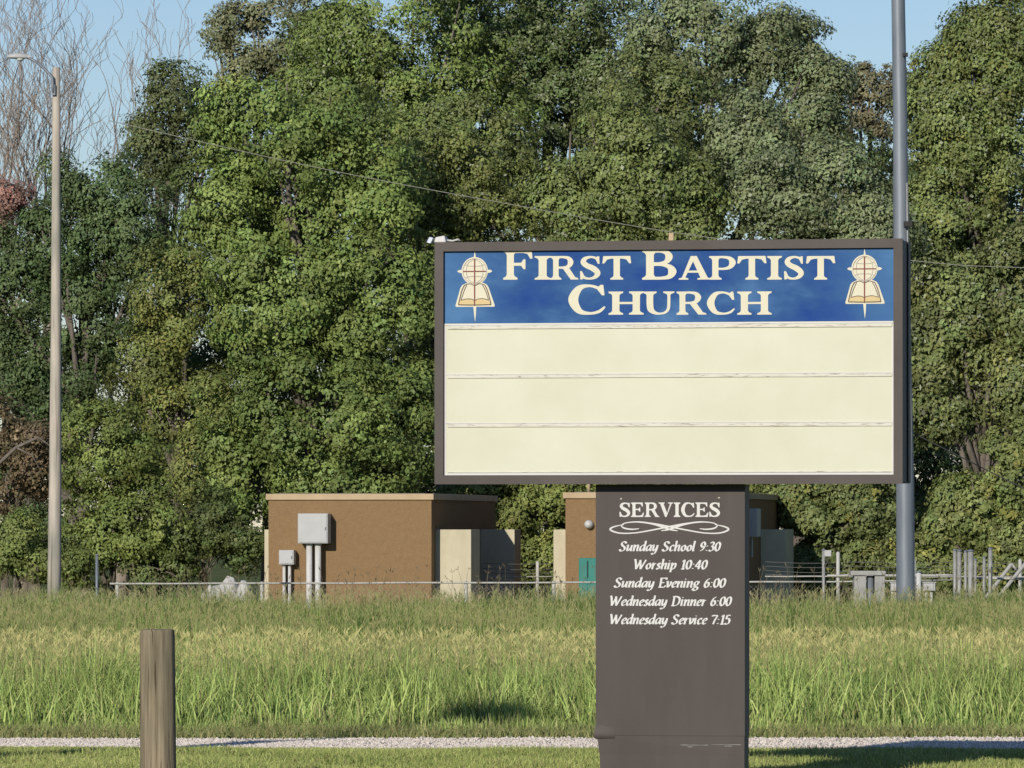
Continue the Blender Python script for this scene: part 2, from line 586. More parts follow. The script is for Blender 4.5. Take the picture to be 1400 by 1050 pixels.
# broad pale blades standing in the front of the field
x, y = scatter(40.8, 48.0, 230, rng)
N = len(x)
c = mix((0.30, 0.42, 0.11), (0.54, 0.61, 0.22), rng.random(N))
p, t = blades(x, y, gzv(y), rng.uniform(.14, .50, N), rng.uniform(.007, .014, N), rng.uniform(.1, .65, N), c, rng, 4)
GP.append(p); GT.append(t)
# seed heads: straw over the front stand, purplish tan farther out
for (y0, y1, dn, h0, h1, hl, hw, ca, cb) in [
        (41.6, 46.0, 110, .38, .64, .07, .0034, (.56, .50, .22), (.44, .42, .17)),
        (46, 50.5, 62, .38, .56, .07, .0036, (.44, .40, .18), (.33, .35, .13)),
        (50.5, 78, 15, .36, .60, .08, .0038, (.35, .31, .14), (.23, .28, .09)),
        (78, 106, 9, .36, .66, .10, .0042, (.37, .31, .17), (.24, .28, .10))]:
    x, y = scatter(y0, y1, dn, rng)
    N = len(x)
    k = patch(x, y * .4, 1.1, 3.0) + rng.random(N) * .5 > 0.45
    x, y = x[k], y[k]; N = len(x)
    c = mix(ca, cb, rng.random(N))
    st = mix((.22, .24, .09), (.30, .27, .13), rng.random(N))
    p, t = heads(x, y, gzv(y), rng.uniform(h0, h1, N), rng.uniform(.02, .22, N), hl, hw, c, st, rng)
    GP.append(p); GT.append(t)
# bare tall stalks before the buildings
x, y = scatter(99, 106, 3.0, rng)
N = len(x)
c = mix((.20, .17, .10), (.12, .10, .06), rng.random(N))
p, t = heads(x, y, gzv(y), rng.uniform(.7, 1.0, N), rng.uniform(.05, .4, N), .10, .006, c, c, rng)
GP.append(p); GT.append(t)
tag(np_mesh('tall_grass', np.concatenate(GP), M['grass'], np.concatenate(GT)),
    'uncut green meadow grass with straw seed heads filling the field', 'grass', kind='stuff')

rng = np.random.default_rng(12)
x, y = scatter(33.0, 38.4, 5200, rng)
keep = y < np.array([gravel_near(v) for v in x]) + rng.normal(0, .05, len(x))
x, y = x[keep], y[keep]
N = len(x)
c = mix((0.13, 0.20, 0.045), (0.52, 0.55, 0.19), np.clip(rng.random(N) * .8 + .4 * patch(x, y, 2.0) - .1, 0, 1))
dry = rng.random(N) < .12
c[dry] = mix((.34, .30, .15), (.24, .22, .10), rng.random(dry.sum()))
P1, T1 = blades(x, y, np.zeros(N), rng.uniform(.018, .085, N) * (.55 + .6 * patch(x, y, 3.1, 1)) * np.clip((38.5 - y) / 1.6, .3, 1), rng.uniform(.004, .0085, N), rng.uniform(.1, 1.2, N), c, rng, 2)
x, y = scatter(39.75, 40.7, 2200, rng)
keep = y > np.array([gravel_far(v) for v in x]) + rng.normal(0, .04, len(x))
x, y = x[keep], y[keep]; N = len(x)
c = mix((0.14, 0.20, 0.06), (0.34, 0.31, 0.14), rng.random(N))
P2, T2 = blades(x, y, np.zeros(N), rng.uniform(.02, .12, N), rng.uniform(.004, .008, N), rng.uniform(.2, 1.0, N), c, rng, 2)
tag(np_mesh('mown_grass', np.concatenate([P1, P2]), M['grass'], np.concatenate([T1, T2])),
    'short mown green grass along both edges of the gravel track', 'grass', kind='stuff')


# ------------------------------------------------------------------ trees
def leaf_cloud(centres, radii, per, size, cols, var, rng, flat=0.78, outw=None):
    """leaf-sized faces gathered into clumps"""
    K = len(centres)
    idx = np.repeat(np.arange(K), per)
    N = len(idx)
    d = rng.normal(size=(N, 3))
    if outw is not None: d += outw[idx] * 0.75
    d /= np.linalg.norm(d, axis=1)[:, None]
    rr = radii[idx] * (0.30 + 0.70 * rng.random(N) ** 0.5) * (1 + .22 * np.sin(d[:, 0] * 6 + idx) * np.cos(d[:, 2] * 5 + idx * 1.7))
    p = centres[idx] + d * rr[:, None] * np.array([1, 1, flat])
    nrm = d * .65 + outw[idx] * .75 + np.array([0, -0.05, 0.22]) + rng.normal(size=(N, 3)) * 0.36
    nrm /= np.linalg.norm(nrm, axis=1)[:, None]
    tdir = rng.normal(size=(N, 3)) + np.array([0, 0, -0.7])
    tdir -= nrm * np.sum(tdir * nrm, axis=1)[:, None]
    tdir /= np.linalg.norm(tdir, axis=1)[:, None] + 1e-9
    s = np.cross(nrm, tdir)
    L = size * rng.uniform(0.5, 1.4, N) * .54
    Wd = L * rng.uniform(.38, .8, N) * .5
    Q = np.empty((N, 4, 3), np.float32)
    Q[:, 0] = p - tdir * (L * .5)[:, None]
    Q[:, 1] = p + s * Wd[:, None] + nrm * (L * .06)[:, None]
    Q[:, 2] = p + tdir * (L * .5)[:, None] - nrm * (L * .10)[:, None]
    Q[:, 3] = p - s * Wd[:, None] + nrm * (L * .06)[:, None]
    c = cols[idx] * (1 + rng.normal(0, var, N))[:, None]
    return Q, np.clip(c, 0.004, 0.9)


def tree(name, label, Z, lobes, base_px, leaf=0.16, col=(.075, .12, .028), var=.15, puff=0.62, dens=1.0,
         pale=0.0, palecol=(.30, .33, .22), yellow=0.0, seed=1, cat='tree', group=None, trunk_r=0.16, gap=0.0, per=46,
         limbs=True, deep=1.0):
    """lobes: (px, py, rx, ry) ellipses of the crown as the photograph shows it, each given real depth"""
    rng = np.random.default_rng(seed)
    k = Z / F
    b = W(base_px, 800, Z)
    root = empty(name, (b.x, Z, gz(Z)), 0, label, cat, group)
    o = np.array([b.x, Z, gz(Z)])
    cs, rs, ow, cc = [], [], [], []
    lob3 = []
    for i, (px, py, rx, ry) in enumerate(lobes):
        c = np.array(W(px, py, Z))
        a, bz = rx * k, ry * k
        dy = (a + bz) / 2 * 0.85 * deep
        c[1] += rng.uniform(-.35, .35) * dy
        lob3.append((c, a, dy, bz))
        area = (a * bz + a * dy + bz * dy) / 3
        sr = float(np.clip(0.42 * area ** .5, .5, 1.05))
        ns = int(dens * 4.4 * area / sr ** 2) + 3
        d = rng.normal(size=(ns, 3))
        d[:, 1] = np.where((d[:, 1] > 0) & (rng.random(ns) < .5), -d[:, 1], d[:, 1])
        d /= np.linalg.norm(d, axis=1)[:, None]
        rad = .38 + .68 * rng.random(ns) ** .55 + rng.normal(0, .05, ns)
        scen = c + d * rad[:, None] * np.maximum(np.array([a, dy, bz]) - sr * .55, .15)
        srad = sr * rng.uniform(.5, 1.15, ns)
        kk = 15
        n = ns * kk
        e = rng.normal(size=(n, 3)) + np.repeat(d, kk, axis=0) * .7 + np.array([0, 0, .15])
        e /= np.linalg.norm(e, axis=1)[:, None]
        cen = np.repeat(scen, kk, axis=0) + e * (np.repeat(srad, kk) * rng.uniform(.55, 1.0, n))[:, None] * np.array([1, 1, .85])
        cs.append(cen); ow.append(e * .85 + np.repeat(d, kk, axis=0) * .35)
        rs.append(puff * .52 * rng.uniform(.5, 1.3, n))
        sub = np.repeat(rng.normal(0, .15, ns), kk)
        t = rng.random(n)
        cl = np.array(col)[None] * (1 + sub + rng.normal(0, .13, n))[:, None]
        cl[:, 0] *= 1 + rng.normal(0, .06, n)
        m = rng.random(n) < yellow
        cl[m] = np.array([.29, .285, .075]) * rng.uniform(.7, 1.2, (m.sum(), 1))
        cc.append(cl)
    cs, rs, ow, cc = np.concatenate(cs), np.concatenate(rs), np.concatenate(ow), np.concatenate(cc)
    keep = (cs[:, 2] > gz(Z) + .25) & (rng.random(len(cs)) > gap)
    cs, rs, ow, cc = cs[keep], rs[keep], ow[keep], cc[keep]
    Q, T = leaf_cloud(cs, rs, per, leaf, cc, var, rng, outw=ow)
    if pale > 0:
        m = rng.random(len(Q)) < pale
        T[m] = np.array(palecol) * rng.uniform(.6, 1.25, (m.sum(), 1))
    np_mesh('crown', Q - o[None, None].astype(np.float32), M['leaf'], T, root)
    # trunk and limbs
    mb = MB()
    top = max(l[0][2] for l in lob3)
    th = top - gz(Z)
    sx = rng.uniform(-.25, .25)
    spine = [Vector((sx * t * t + .06 * math.sin(5 * t), .1 * math.sin(4 * t), th * t)) for t in [0, .02, .12, .3, .5, .7, .85, 1]]
    mb.tube(spine, [trunk_r * f for f in (1.5, 1.2, 1, .85, .65, .45, .3, .12)], 9)
    for (c, a, dy, bz) in lob3:
        cz = c - o
        for q in range(3 if limbs else 1):
            s0 = max(0.15, min(.8, (cz[2] / th) - .35 + rng.uniform(-.1, .1)))
            p0 = spine[0].lerp(spine[-1], s0)
            e = Vector(cz) + Vector((rng.uniform(-.75, .75) * a, rng.uniform(-.7, .3) * dy, rng.uniform(-.1, .7) * bz))
            mid = p0.lerp(e, .5) + Vector((rng.uniform(-.2, .2), rng.uniform(-.2, .2), rng.uniform(-.1, .35)))
            q1, q2 = p0.lerp(mid, .5) + Vector((0, 0, .08)), mid.lerp(e, .5) + Vector((rng.uniform(-.1, .1), 0, .05))
            mb.tube([p0, q1, mid, q2, e], [trunk_r * f for f in (.5, .42, .32, .22, .06)], 6)
    mb.build('trunk', M['bark'], root)
    return root


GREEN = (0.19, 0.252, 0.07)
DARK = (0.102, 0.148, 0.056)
OLIVE = (0.19, 0.232, 0.076)
GREY = (0.212, 0.256, 0.122)
TG = 'broadleaf trees of the wood edge'
# far row first
tree('broadleaf_tree', 'tall thin-crowned grey green tree rising behind the left wood, sky showing through', 146,
     [(365, 40, 58, 60), (325, 110, 46, 50), (415, 95, 60, 70), (302, 40, 22, 36), (445, 40, 40, 50)], 365, .15, (.19, .20, .10), dens=.5, seed=21, pale=.10, group=TG, puff=.5, gap=.1)
tree('broadleaf_tree', 'tallest silvery tree at the top centre of the wood, left of middle', 143,
     [(560, 30, 150, 150), (520, 190, 140, 130), (470, 80, 75, 80), (440, 130, 60, 60), (620, 200, 130, 140)], 560, .16, GREEN, dens=1.5, seed=22, pale=.09, group=TG)
tree('broadleaf_tree', 'tall dark silvery tree filling the top middle of the wood above the sign', 145,
     [(760, 10, 130, 140), (730, 170, 150, 130), (840, 120, 90, 120), (690, 60, 90, 90)], 750, .16, (.135, .18, .066), dens=1.5, seed=23, pale=.13, group=TG)
tree('broadleaf_tree', 'tall light green tree stepping down to the gap of sky beside the grey pole', 142,
     [(960, 50, 120, 80), (1055, 85, 75, 75), (930, 180, 130, 110), (1110, 150, 55, 80)], 970, .16, GREY, dens=1.3, seed=24, pale=.10, group=TG)
tree('broadleaf_tree', 'thin sparse tree with brownish twigs in the sky gap left of the grey pole', 149,
     [(1185, 130, 45, 45), (1225, 125, 34, 44), (1180, 205, 60, 60)], 1190, .15, (.20, .185, .10), dens=.5, seed=25, pale=.10, gap=.15, puff=.45, group=TG)
tree('broadleaf_tree', 'tall olive tree at the far right of the wood, right of the grey pole', 138,
     [(1350, 90, 80, 85), (1400, 60, 80, 60), (1300, 175, 62, 85), (1395, 210, 110, 130), (1300, 300, 60, 90), (1375, 48, 75, 58), (1290, 110, 42, 50), (1272, 165, 34, 70)], 1350, .16, OLIVE, seed=26, pale=.06, yellow=.03, group=TG)
# filler behind the sign and between
tree('broadleaf_tree', 'dark tree mostly hidden behind the right half of the church sign', 140,
     [(1080, 290, 150, 140), (1120, 480, 150, 150), (1150, 640, 140, 120), (1010, 640, 70, 90), (1240, 650, 80, 90)], 1110, .17, (.155, .20, .074), seed=27, pale=.07, group=TG)
tree('broadleaf_tree', 'shadowy tree mostly hidden behind the left half of the church sign', 139,
     [(720, 330, 160, 110), (780, 520, 160, 170), (860, 280, 120, 120), (690, 640, 90, 100), (880, 650, 130, 90), (640, 220, 90, 100), (900, 180, 110, 120)], 770, .17, (.17, .205, .07), seed=28, pale=.06, group=TG)
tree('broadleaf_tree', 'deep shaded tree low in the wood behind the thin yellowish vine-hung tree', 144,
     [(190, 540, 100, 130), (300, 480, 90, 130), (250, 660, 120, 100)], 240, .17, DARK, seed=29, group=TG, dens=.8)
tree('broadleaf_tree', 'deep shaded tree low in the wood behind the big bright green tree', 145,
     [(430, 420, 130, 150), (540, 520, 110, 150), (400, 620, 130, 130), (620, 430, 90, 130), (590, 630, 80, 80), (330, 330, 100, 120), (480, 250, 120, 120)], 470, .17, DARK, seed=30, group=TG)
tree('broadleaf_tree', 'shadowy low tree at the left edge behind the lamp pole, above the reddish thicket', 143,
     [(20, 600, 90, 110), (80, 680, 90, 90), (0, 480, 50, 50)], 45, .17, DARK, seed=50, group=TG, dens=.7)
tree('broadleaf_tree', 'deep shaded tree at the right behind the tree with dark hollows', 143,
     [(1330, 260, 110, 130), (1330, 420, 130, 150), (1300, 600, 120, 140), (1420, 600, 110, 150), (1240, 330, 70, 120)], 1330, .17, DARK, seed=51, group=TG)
tree('broadleaf_tree', 'low leafy tree behind the message panel, hidden by the middle of the sign', 134,
     [(880, 440, 110, 110), (960, 560, 110, 110), (840, 640, 90, 90)], 900, .19, GREEN, seed=61, group=TG, dens=.7, per=34)
tree('broadleaf_tree', 'low leafy tree hidden by the right part of the sign panel', 135,
     [(1090, 430, 110, 100), (1040, 560, 90, 110), (1180, 560, 90, 120)], 1100, .19, OLIVE, seed=62, group=TG, dens=.7, per=34)
for i_, (px_, c_, lab_) in enumerate([(-340, DARK, 'broad dark tree of the wood standing just past the left edge of the view'), (-600, GREEN, 'bright green tree of the wood well past the left edge of the view'),
                                      (1590, OLIVE, 'olive tree of the wood standing just past the right edge of the view'), (1830, GREEN, 'bright green tree of the wood well past the right edge of the view')]):
    tree('broadleaf_tree', lab_, 145 + 2 * i_, [(px_, 160 + 60 * (i_ % 2), 130, 150), (px_ - 40, 380, 150, 150), (px_ + 50, 560, 150, 140), (px_ - 30, 690, 160, 100)], px_, .20, c_, seed=70 + i_, group=TG, dens=.7, per=34)
# front row
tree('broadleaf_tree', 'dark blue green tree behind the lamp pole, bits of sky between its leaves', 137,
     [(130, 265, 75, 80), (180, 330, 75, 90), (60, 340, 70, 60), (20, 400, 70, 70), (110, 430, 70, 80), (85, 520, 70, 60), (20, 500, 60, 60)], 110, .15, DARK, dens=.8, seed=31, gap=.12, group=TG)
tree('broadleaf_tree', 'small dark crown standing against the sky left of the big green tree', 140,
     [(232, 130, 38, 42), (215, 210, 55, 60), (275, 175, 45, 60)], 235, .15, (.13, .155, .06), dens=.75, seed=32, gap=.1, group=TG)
tree('broadleaf_tree', 'big bright green tree left of the sign, foliage down to the brown building', 128,
     [(390, 190, 130, 110), (330, 300, 100, 110), (470, 280, 120, 110), (400, 420, 140, 120), (520, 420, 100, 130),
      (440, 560, 150, 110), (540, 580, 80, 100), (350, 640, 80, 90), (450, 660, 100, 70)], 420, .17, GREEN, seed=33, group=TG, trunk_r=.2)
tree('broadleaf_tree', 'mid green tree directly above the left end of the sign', 132,
     [(590, 250, 90, 100), (660, 290, 80, 80), (600, 400, 70, 120)], 600, .16, (.20, .235, .07), seed=34, pale=.05, group=TG)
tree('broadleaf_tree', 'olive tree above the middle of the sign with a rounded lighter crown', 131,
     [(860, 220, 85, 110), (800, 290, 85, 70), (930, 290, 70, 70)], 850, .16, OLIVE, seed=35, pale=.05, group=TG)
tree('broadleaf_tree', 'pale green tree above the right end of the sign', 132,
     [(1060, 250, 85, 90), (1140, 270, 85, 85), (1190, 330, 60, 70), (1020, 180, 50, 50)], 1090, .16, GREY, seed=36, pale=.10, group=TG)
tree('broadleaf_tree', 'tree right of the sign with dark hollows in its foliage', 127,
     [(1330, 430, 85, 90), (1270, 470, 45, 80), (1410, 400, 70, 110), (1380, 520, 60, 60), (1280, 570, 40, 50)], 1340, .18, (.185, .215, .076), seed=37, pale=.05, yellow=.03, group=TG)
tree('broadleaf_tree', 'thin yellowish vine-hung tree between the lamp pole and the brown building', 133,
     [(240, 420, 60, 90), (250, 560, 75, 90), (200, 500, 50, 60), (290, 640, 60, 70)], 245, .14, (.205, .235, .07), dens=.75, seed=38, yellow=.09, group=TG, gap=.08)
# shrubs
SG = 'shrubs at the foot of the wood'
tree('shrub', 'green thicket at the foot of the wood just right of the lamp pole', 124,
     [(140, 620, 75, 80), (180, 720, 100, 70), (110, 740, 60, 60)], 150, .13, (.18, .225, .06), seed=41, cat='shrub', group=SG, trunk_r=.06, puff=.45)
tree('shrub', 'reddish brown dry thicket at the left edge behind the lamp pole', 125,
     [(20, 640, 60, 70), (-20, 580, 50, 60), (55, 610, 30, 60)], 20, .13, (.165, .125, .07), dens=.7, seed=42, cat='shrub', group=SG, trunk_r=.06, puff=.45, var=.35)
tree('shrub', 'low green bush at the left edge by the grass, under the reddish thicket', 122,
     [(20, 750, 70, 50), (80, 770, 60, 35)], 30, .13, (.17, .21, .06), seed=43, cat='shrub', group=SG, trunk_r=.05, puff=.4)
tree('shrub', 'dark shrub just left of the brown building with pale rocks at its foot', 124,
     [(270, 720, 70, 55), (330, 740, 40, 40), (230, 745, 40, 40), (210, 785, 60, 30)], 280, .13, (.12, .155, .05), seed=44, cat='shrub', group=SG, trunk_r=.05, puff=.4)
tree('shrub', 'green bush rising in the gap between the two brown buildings', 131,
     [(700, 700, 60, 60), (650, 690, 50, 40), (745, 690, 45, 50), (690, 775, 60, 45), (750, 770, 60, 45), (800, 675, 80, 45), (1000, 660, 70, 40)], 690, .15, (.2, .235, .065), seed=45, cat='shrub', group=SG, trunk_r=.06, puff=.45)
tree('shrub', 'broad dark-centred bush between the right building and the grey pole', 127,
     [(1120, 710, 70, 60), (1180, 690, 60, 70), (1090, 690, 40, 60), (1150, 765, 80, 40), (1080, 775, 50, 35), (1220, 770, 50, 40)], 1140, .16, (.165, .20, .07), dens=.7, seed=46, cat='shrub', group=SG, trunk_r=.09, puff=.45, yellow=.05)
tree('shrub', 'yellow green bush right of the grey pole with leaves turning gold', 124,
     [(1330, 690, 60, 65), (1390, 650, 55, 90), (1300, 730, 40, 40), (1385, 740, 50, 40), (1265, 775, 60, 40), (1350, 785, 70, 35)], 1345, .17, (.20, .235, .076), seed=47, cat='shrub', group=SG, trunk_r=.07, puff=.45, yellow=.06)
tree('red_shrub', 'reddish autumn tree top peeping over the dark trees at the left edge', 144,
     [(12, 278, 26, 24), (-14, 305, 32, 34)], 5, .13, (.30, .17, .135), dens=.6, seed=48, cat='tree', trunk_r=.08, puff=.4, var=.3)


def bare_tree(label, base_px, Z, seed, height, spread, stems):
    rnd = random.Random(seed)
    b = W(base_px, 800, Z)
    root = empty('bare_tree', (b.x, Z, gz(Z)), 0, label, 'tree', 'leafless trees at the left edge')
    trunk, twig = MB(), MB()

    def grow(p, d, length, r, lev):
        n = 6 if lev < 2 else 5
        pts, rad = [p.copy()], [r]
        q, dd = p.copy(), d.copy()
        for i in range(n):
            dd = (dd + Vector((rnd.uniform(-1, 1), rnd.uniform(-1, 1), rnd.uniform(-.3, .8))) * (.17 + .06 * lev)).normalized()
            q = q + dd * length / n
            pts.append(q.copy()); rad.append(max(.0055, r * (1 - .55 * (i + 1) / n)))
        (trunk if lev < 2 else twig).tube(pts, rad, 6 if lev < 2 else 4, cap=False)
        if lev >= 5 or length < .2: return
        kids = 3 if lev < 3 else rnd.choice((2, 3))
        for j in range(kids):
            t = rnd.uniform(.3, 1.0) if j else 1.0
            i = min(n - 1, int(t * n))
            pp = pts[i].lerp(pts[i + 1], t * n - i) if t < 1 else pts[-1]
            a = rnd.uniform(0, 6.28)
            sp = .5 if lev else .4
            nd = (dd + Vector((math.cos(a) * sp, math.sin(a) * sp, .4))).normalized()
            grow(pp, nd, length * rnd.uniform(.5, .78), max(.006, r * rnd.uniform(.42, .58)), lev + 1)

    trunk.tube([Vector((0, 0, 0)), Vector((.03, 0, height * .13)), Vector((0, .05, height * .26))], [.26, .2, .19], 8)
    for s in range(stems):
        a = (s + .5) / stems * 2 - 1
        grow(Vector((0, .05, height * .25)), Vector((a * spread, rnd.uniform(-.3, .3), 1)).normalized(), height * .36, .085, 0)
    trunk.build('trunk', M['pale_bark'], root)
    tw = twig.build('twigs', M['pale_bark'], root)
    return root


bare_tree('large leafless tree fanning up behind the street lamp at the left edge', 30, 152, 3, 14.5, .42, 5)
bare_tree('leafless tree with upright twigs right of the street lamp, against the sky', 165, 156, 9, 13.5, .30, 4)


def limb(label, pts, Z, r):
    a = W(*pts[0], Z)
    root = empty('fallen_branch', (a.x, a.y, a.z), 0, label, 'branch')
    mb = MB()
    P = [W(px, py, Z) - a for px, py in pts]
    mb.tube(P, [r, r * .9, r * .7, r * .4][:len(P)], 6)
    mb.tube([P[1], P[1].lerp(P[2], .5) + Vector((.1, -.1, -.25)), P[1].lerp(P[2], .5) + Vector((.3, -.1, -.6))], [r * .5, r * .4, r * .15], 5)
    o = mb.build('limb', M['bark'], root)
    return root


limb('bare grey broken limb leaning in the reddish thicket left of the lamp pole', [(-8, 640), (22, 612), (52, 598), (72, 612)], 123.6, .042)


# ------------------------------------------------------------------ lamp poles
def street_lamp(label, base, height, arm_dx, arm_rise, pole_top_r, pole_r, scale=1.0, wood=True, drop=.35):
    root = empty('street_lamp', base, 0, label, 'street lamp')
    p = MB()
    pts = [Vector((.10 * t - .06 * t * t, 0, height * t)) for t in [i / 8 for i in range(9)]]
    p.tube(pts, [pole_r + (pole_top_r - pole_r) * i / 8 for i in range(9)], 16)
    p.build('pole', M['pole_wood'] if wood else M['galv'], root)
    top = pts[-1]
    s = 1 if arm_dx > 0 else -1
    a = MB()
    A = [top + Vector((s * pole_top_r * .6, -.10, -drop - .12)), top + Vector((s * pole_top_r * .7, -.12, -drop)), top + Vector((arm_dx * .12, -.12, -drop + arm_rise * .30)),
         top + Vector((arm_dx * .4, -.12, -drop + arm_rise * .60)), top + Vector((arm_dx * .72, -.12, -drop + arm_rise * .86)), top + Vector((arm_dx, -.12, -drop + arm_rise))]
    a.tube(A, .034 * scale, 8)
    a.box(A[0].x - .03, A[0].x + .03, A[0].y - .02, A[0].y + .04, A[0].z - .03, A[0].z + .14)
    a.build('arm', M['galv'], root)
    hd = MB()
    # cobra-head: tapering shell, flat below, a glass bowl beneath
    n = 12
    prof = [(0, .045, .05), (.06, .07, .075), (.16, .10, .10), (.30, .125, .11), (.42, .12, .09), (.50, .085, .055), (.53, .02, .015)]
    e = A[-1]
    vs, fs = [], []
    for (u, hw, hh) in prof:
        for k in range(n):
            t = 2 * math.pi * k / n
            zz = math.sin(t) * hh * scale
            if zz < 0: zz *= .35
            vs.append((e.x + s * (u - .05) * scale, e.y + math.cos(t) * hw * scale, e.z + zz + .012 * u * scale))
    for i in range(len(prof) - 1):
        for k in range(n):
            fs.append((i * n + k, i * n + (k + 1) % n, (i + 1) * n + (k + 1) % n, (i + 1) * n + k))
    hd.add(vs, fs, 0, True)
    hd.f += [[k for k in range(n)], [(len(prof) - 1) * n + k for k in range(n)]]
    hd.mi += [0, 0]; hd.sm += [False, False]
    head = hd.build('lamp_head', M['boxgrey'], root)
    gl = MB()
    gl.tube([e + Vector((s * .18 * scale, 0, -.02)), e + Vector((s * .18 * scale, 0, -.06 * scale)), e + Vector((s * .18 * scale, 0, -.085 * scale))], [.09 * scale, .075 * scale, .03 * scale], 12)
    gl.build('lens', M['glass'], head)
    return root


b = W(73.5, 830, 100)
street_lamp('bleached wooden pole street lamp with curved arm at the left of the photo', (b.x, 100, gz(100)), W(0, 92, 100).z - gz(100), -.45, .46, .062, .115, .72, True, .31)
# a second lamp out of the frame to the left, whose shadow crosses the gravel
street_lamp('steel street lamp beside the gravel track, standing left of the view', (-6.50, 27.3, 0), 4.75, .50, 1.0, .11, .17, 1.3, False, .25)

# tall steel pole
b = W(1236, 830, 100)
root = empty('steel_pole', (b.x, 100, gz(100)), 0, 'tall tapering grey steel pole rising behind the right end of the sign', 'pole')
p = MB()
pts, rad = [], []
for i, (cx, py, wd) in enumerate([(1238.5, 880, 25.5), (1238, 800, 25.5), (1237.5, 660, 24.5), (1232, 330, 21.5), (1230.5, 150, 19.5), (1228, 0, 18.5), (1225.5, -200, 16), (1224, -420, 13)]):
    q = W(cx, py, 100) - Vector(root.location)
    if i == 0: q.z = 0
    pts.append(q); rad.append(wd / 2 / F * 100)
p.tube(pts, rad, 24)
p.build('shaft', M['galv'], root)
p = MB()
p.tube([W(1247, 880, 99.93) - Vector(root.location), W(1246.5, 665, 99.93) - Vector(root.location), W(1240.5, 330, 99.93) - Vector(root.location), W(1239.5, 250, 99.93) - Vector(root.location)], .022, 8)
p.build('conduit', M['galv_pale'], root)
for (px, py, a_, b_, c_, d_) in [(1239, 306, .04, .10, .05, .04), (1236, 75, .02, .06, .03, .03)]:
    q = W(px, py, 99.82) - Vector(root.location)
    p = MB()
    p.box(q.x - a_, q.x + b_, q.y - .05, q.y + .05, q.z - c_, q.z + d_)
    p.build('bracket', M['dark_metal'], root, .006)


def cable(label, pix, r, m, zs):
    P = [W(px, py, z) for (px, py), z in zip(pix, zs)]
    o = P[0].copy()
    mb = MB()
    out = []
    n = len(P)
    for i in range(n - 1):
        for k in range(6):
            t = k / 6
            p0, p1, p2, p3 = P[max(i - 1, 0)], P[i], P[i + 1], P[min(i + 2, n - 1)]
            out.append(.5 * ((2 * p1) + (p2 - p0) * t + (2 * p0 - 5 * p1 + 4 * p2 - p3) * t * t + (3 * p1 - p0 - 3 * p2 + p3) * t ** 3) - o)
    out.append(P[-1] - o)
    mb.tube(out, r, 5)
    ob = mb.build('overhead_cable', m)
    ob.location = o
    return tag(ob, label, 'cable')


cable('thin pale overhead cable slanting down across the trees above the sign', [(150, 165), (400, 222), (630, 267), (950, 322), (1255, 357), (1400, 366), (1900, 380)], .008, M['cable'], [122, 121, 120, 119, 118, 117.5, 115])
cable('thin dark guy wire slanting down to the right from the steel pole', [(1240, 588), (1320, 628), (1400, 668), (1785, 860)], .010, M['wire'], [100.2, 100.5, 101, 101])


# ------------------------------------------------------------------ utility buildings
BA = R(8)


def building(label, px_left, px_right, Zr, top_py, depth, right_slabs, left_slab):
    """origin at the front right corner; local x to the right along the front, y to the back"""
    c = W(px_right, top_py, Zr)
    zg = gz(Zr)
    xr, yr = c.x, Zr
    # width: solve along the front line
    t = (px_left - 700.0) / F
    wdt = (xr - t * yr) / (math.cos(BA) + t * math.sin(BA))
    root = empty('utility_building', (xr, yr, zg), -BA, label, 'building', 'brown utility buildings beyond the field')
    H = c.z - zg
    mb = MB()
    mb.box(-wdt, 0, 0, depth, 0, H - .10)
    mb.build('wall', M['stucco'], root, .008)
    mb = MB()
    o = .045
    mb.box(-wdt - o, o, -o, depth + o, H - .115, H)
    mb.box(-wdt + .15, -.15, .15, depth - .15, H + .0, H + .012, 1)
    mb.build('coping', [M['coping'], M['roof']], root, .008)
    for (x0, x1, y0, y1, z0, h) in right_slabs:
        mb = MB()
        mb.box(x0, x1, y0, y1, z0, h)
        mb.build('screen_wall', M['cream'], root, .01)
    for (x0, x1, y0, y1, z0, h) in left_slab:
        mb = MB()
        mb.box(-wdt + x0, -wdt + x1, y0, y1, z0, h)
        mb.build('screen_wall', M['cream'], root, .01)
    return root, wdt, H


SH = CZ + (HY - 724) / F * 117 + .72
b1, w1, H1 = building('larger brown stucco hut left of the sign with cream screen walls and grey boxes', 367, 590, 117, 675, 8.6,
                      [(.003, .70, .42, 1.6, .2, SH), (.003, .70, 6.4, 7.3, 0, SH)], [(-.17, -.003, .5, 1.3, 0, SH)])
b2, w2, H2 = building('brown stucco hut partly hidden behind the sign pedestal', 773, 1000, 118, 673, 9.6,
                      [(.003, .52, 5.6, 7.2, 0, SH)], [(-.30, -.003, .5, 1.3, 0, SH)])
# wall light, vent pipe, wall unit on the second building
mb = MB()
lx = -w2 + (806 - 773) / F * 118
lz = CZ + (HY - 717) / F * 118 + .72
mb.tube([(lx, -.002, lz), (lx, -.05, lz)], .09, 12)
pr = [Vector((lx, -.05 - .13 * math.sin(t), lz)) for t in [0, .35, .7, 1.1, 1.45]]
mb.tube(pr, [.09 * math.cos(t) for t in [0, .35, .7, 1.1, 1.45]], 12)
mb.build('wall_light', M['white_pipe'], b2)
mb = MB()
mb.tube([(-w2 + .30, 1.2, H2 + .012), (-w2 + .30, 1.2, H2 + .35)], .03, 8)
mb.build('vent_pipe', M['coping'], b2)
mb = MB()
mb.box(.003, .25, 2.5, 3.2, 1.90, 2.46)
mb.box(.10, .14, 2.7, 2.75, 1.5, 1.898)
mb.build('wall_unit', M['boxgrey'], b2, .02)
mb = MB()
mb.box(-w2 - .11, -w2 - .04, -.035, -.012, .60, .80)
o = mb.build('small_panel', M['boxgrey'], b2, .008)


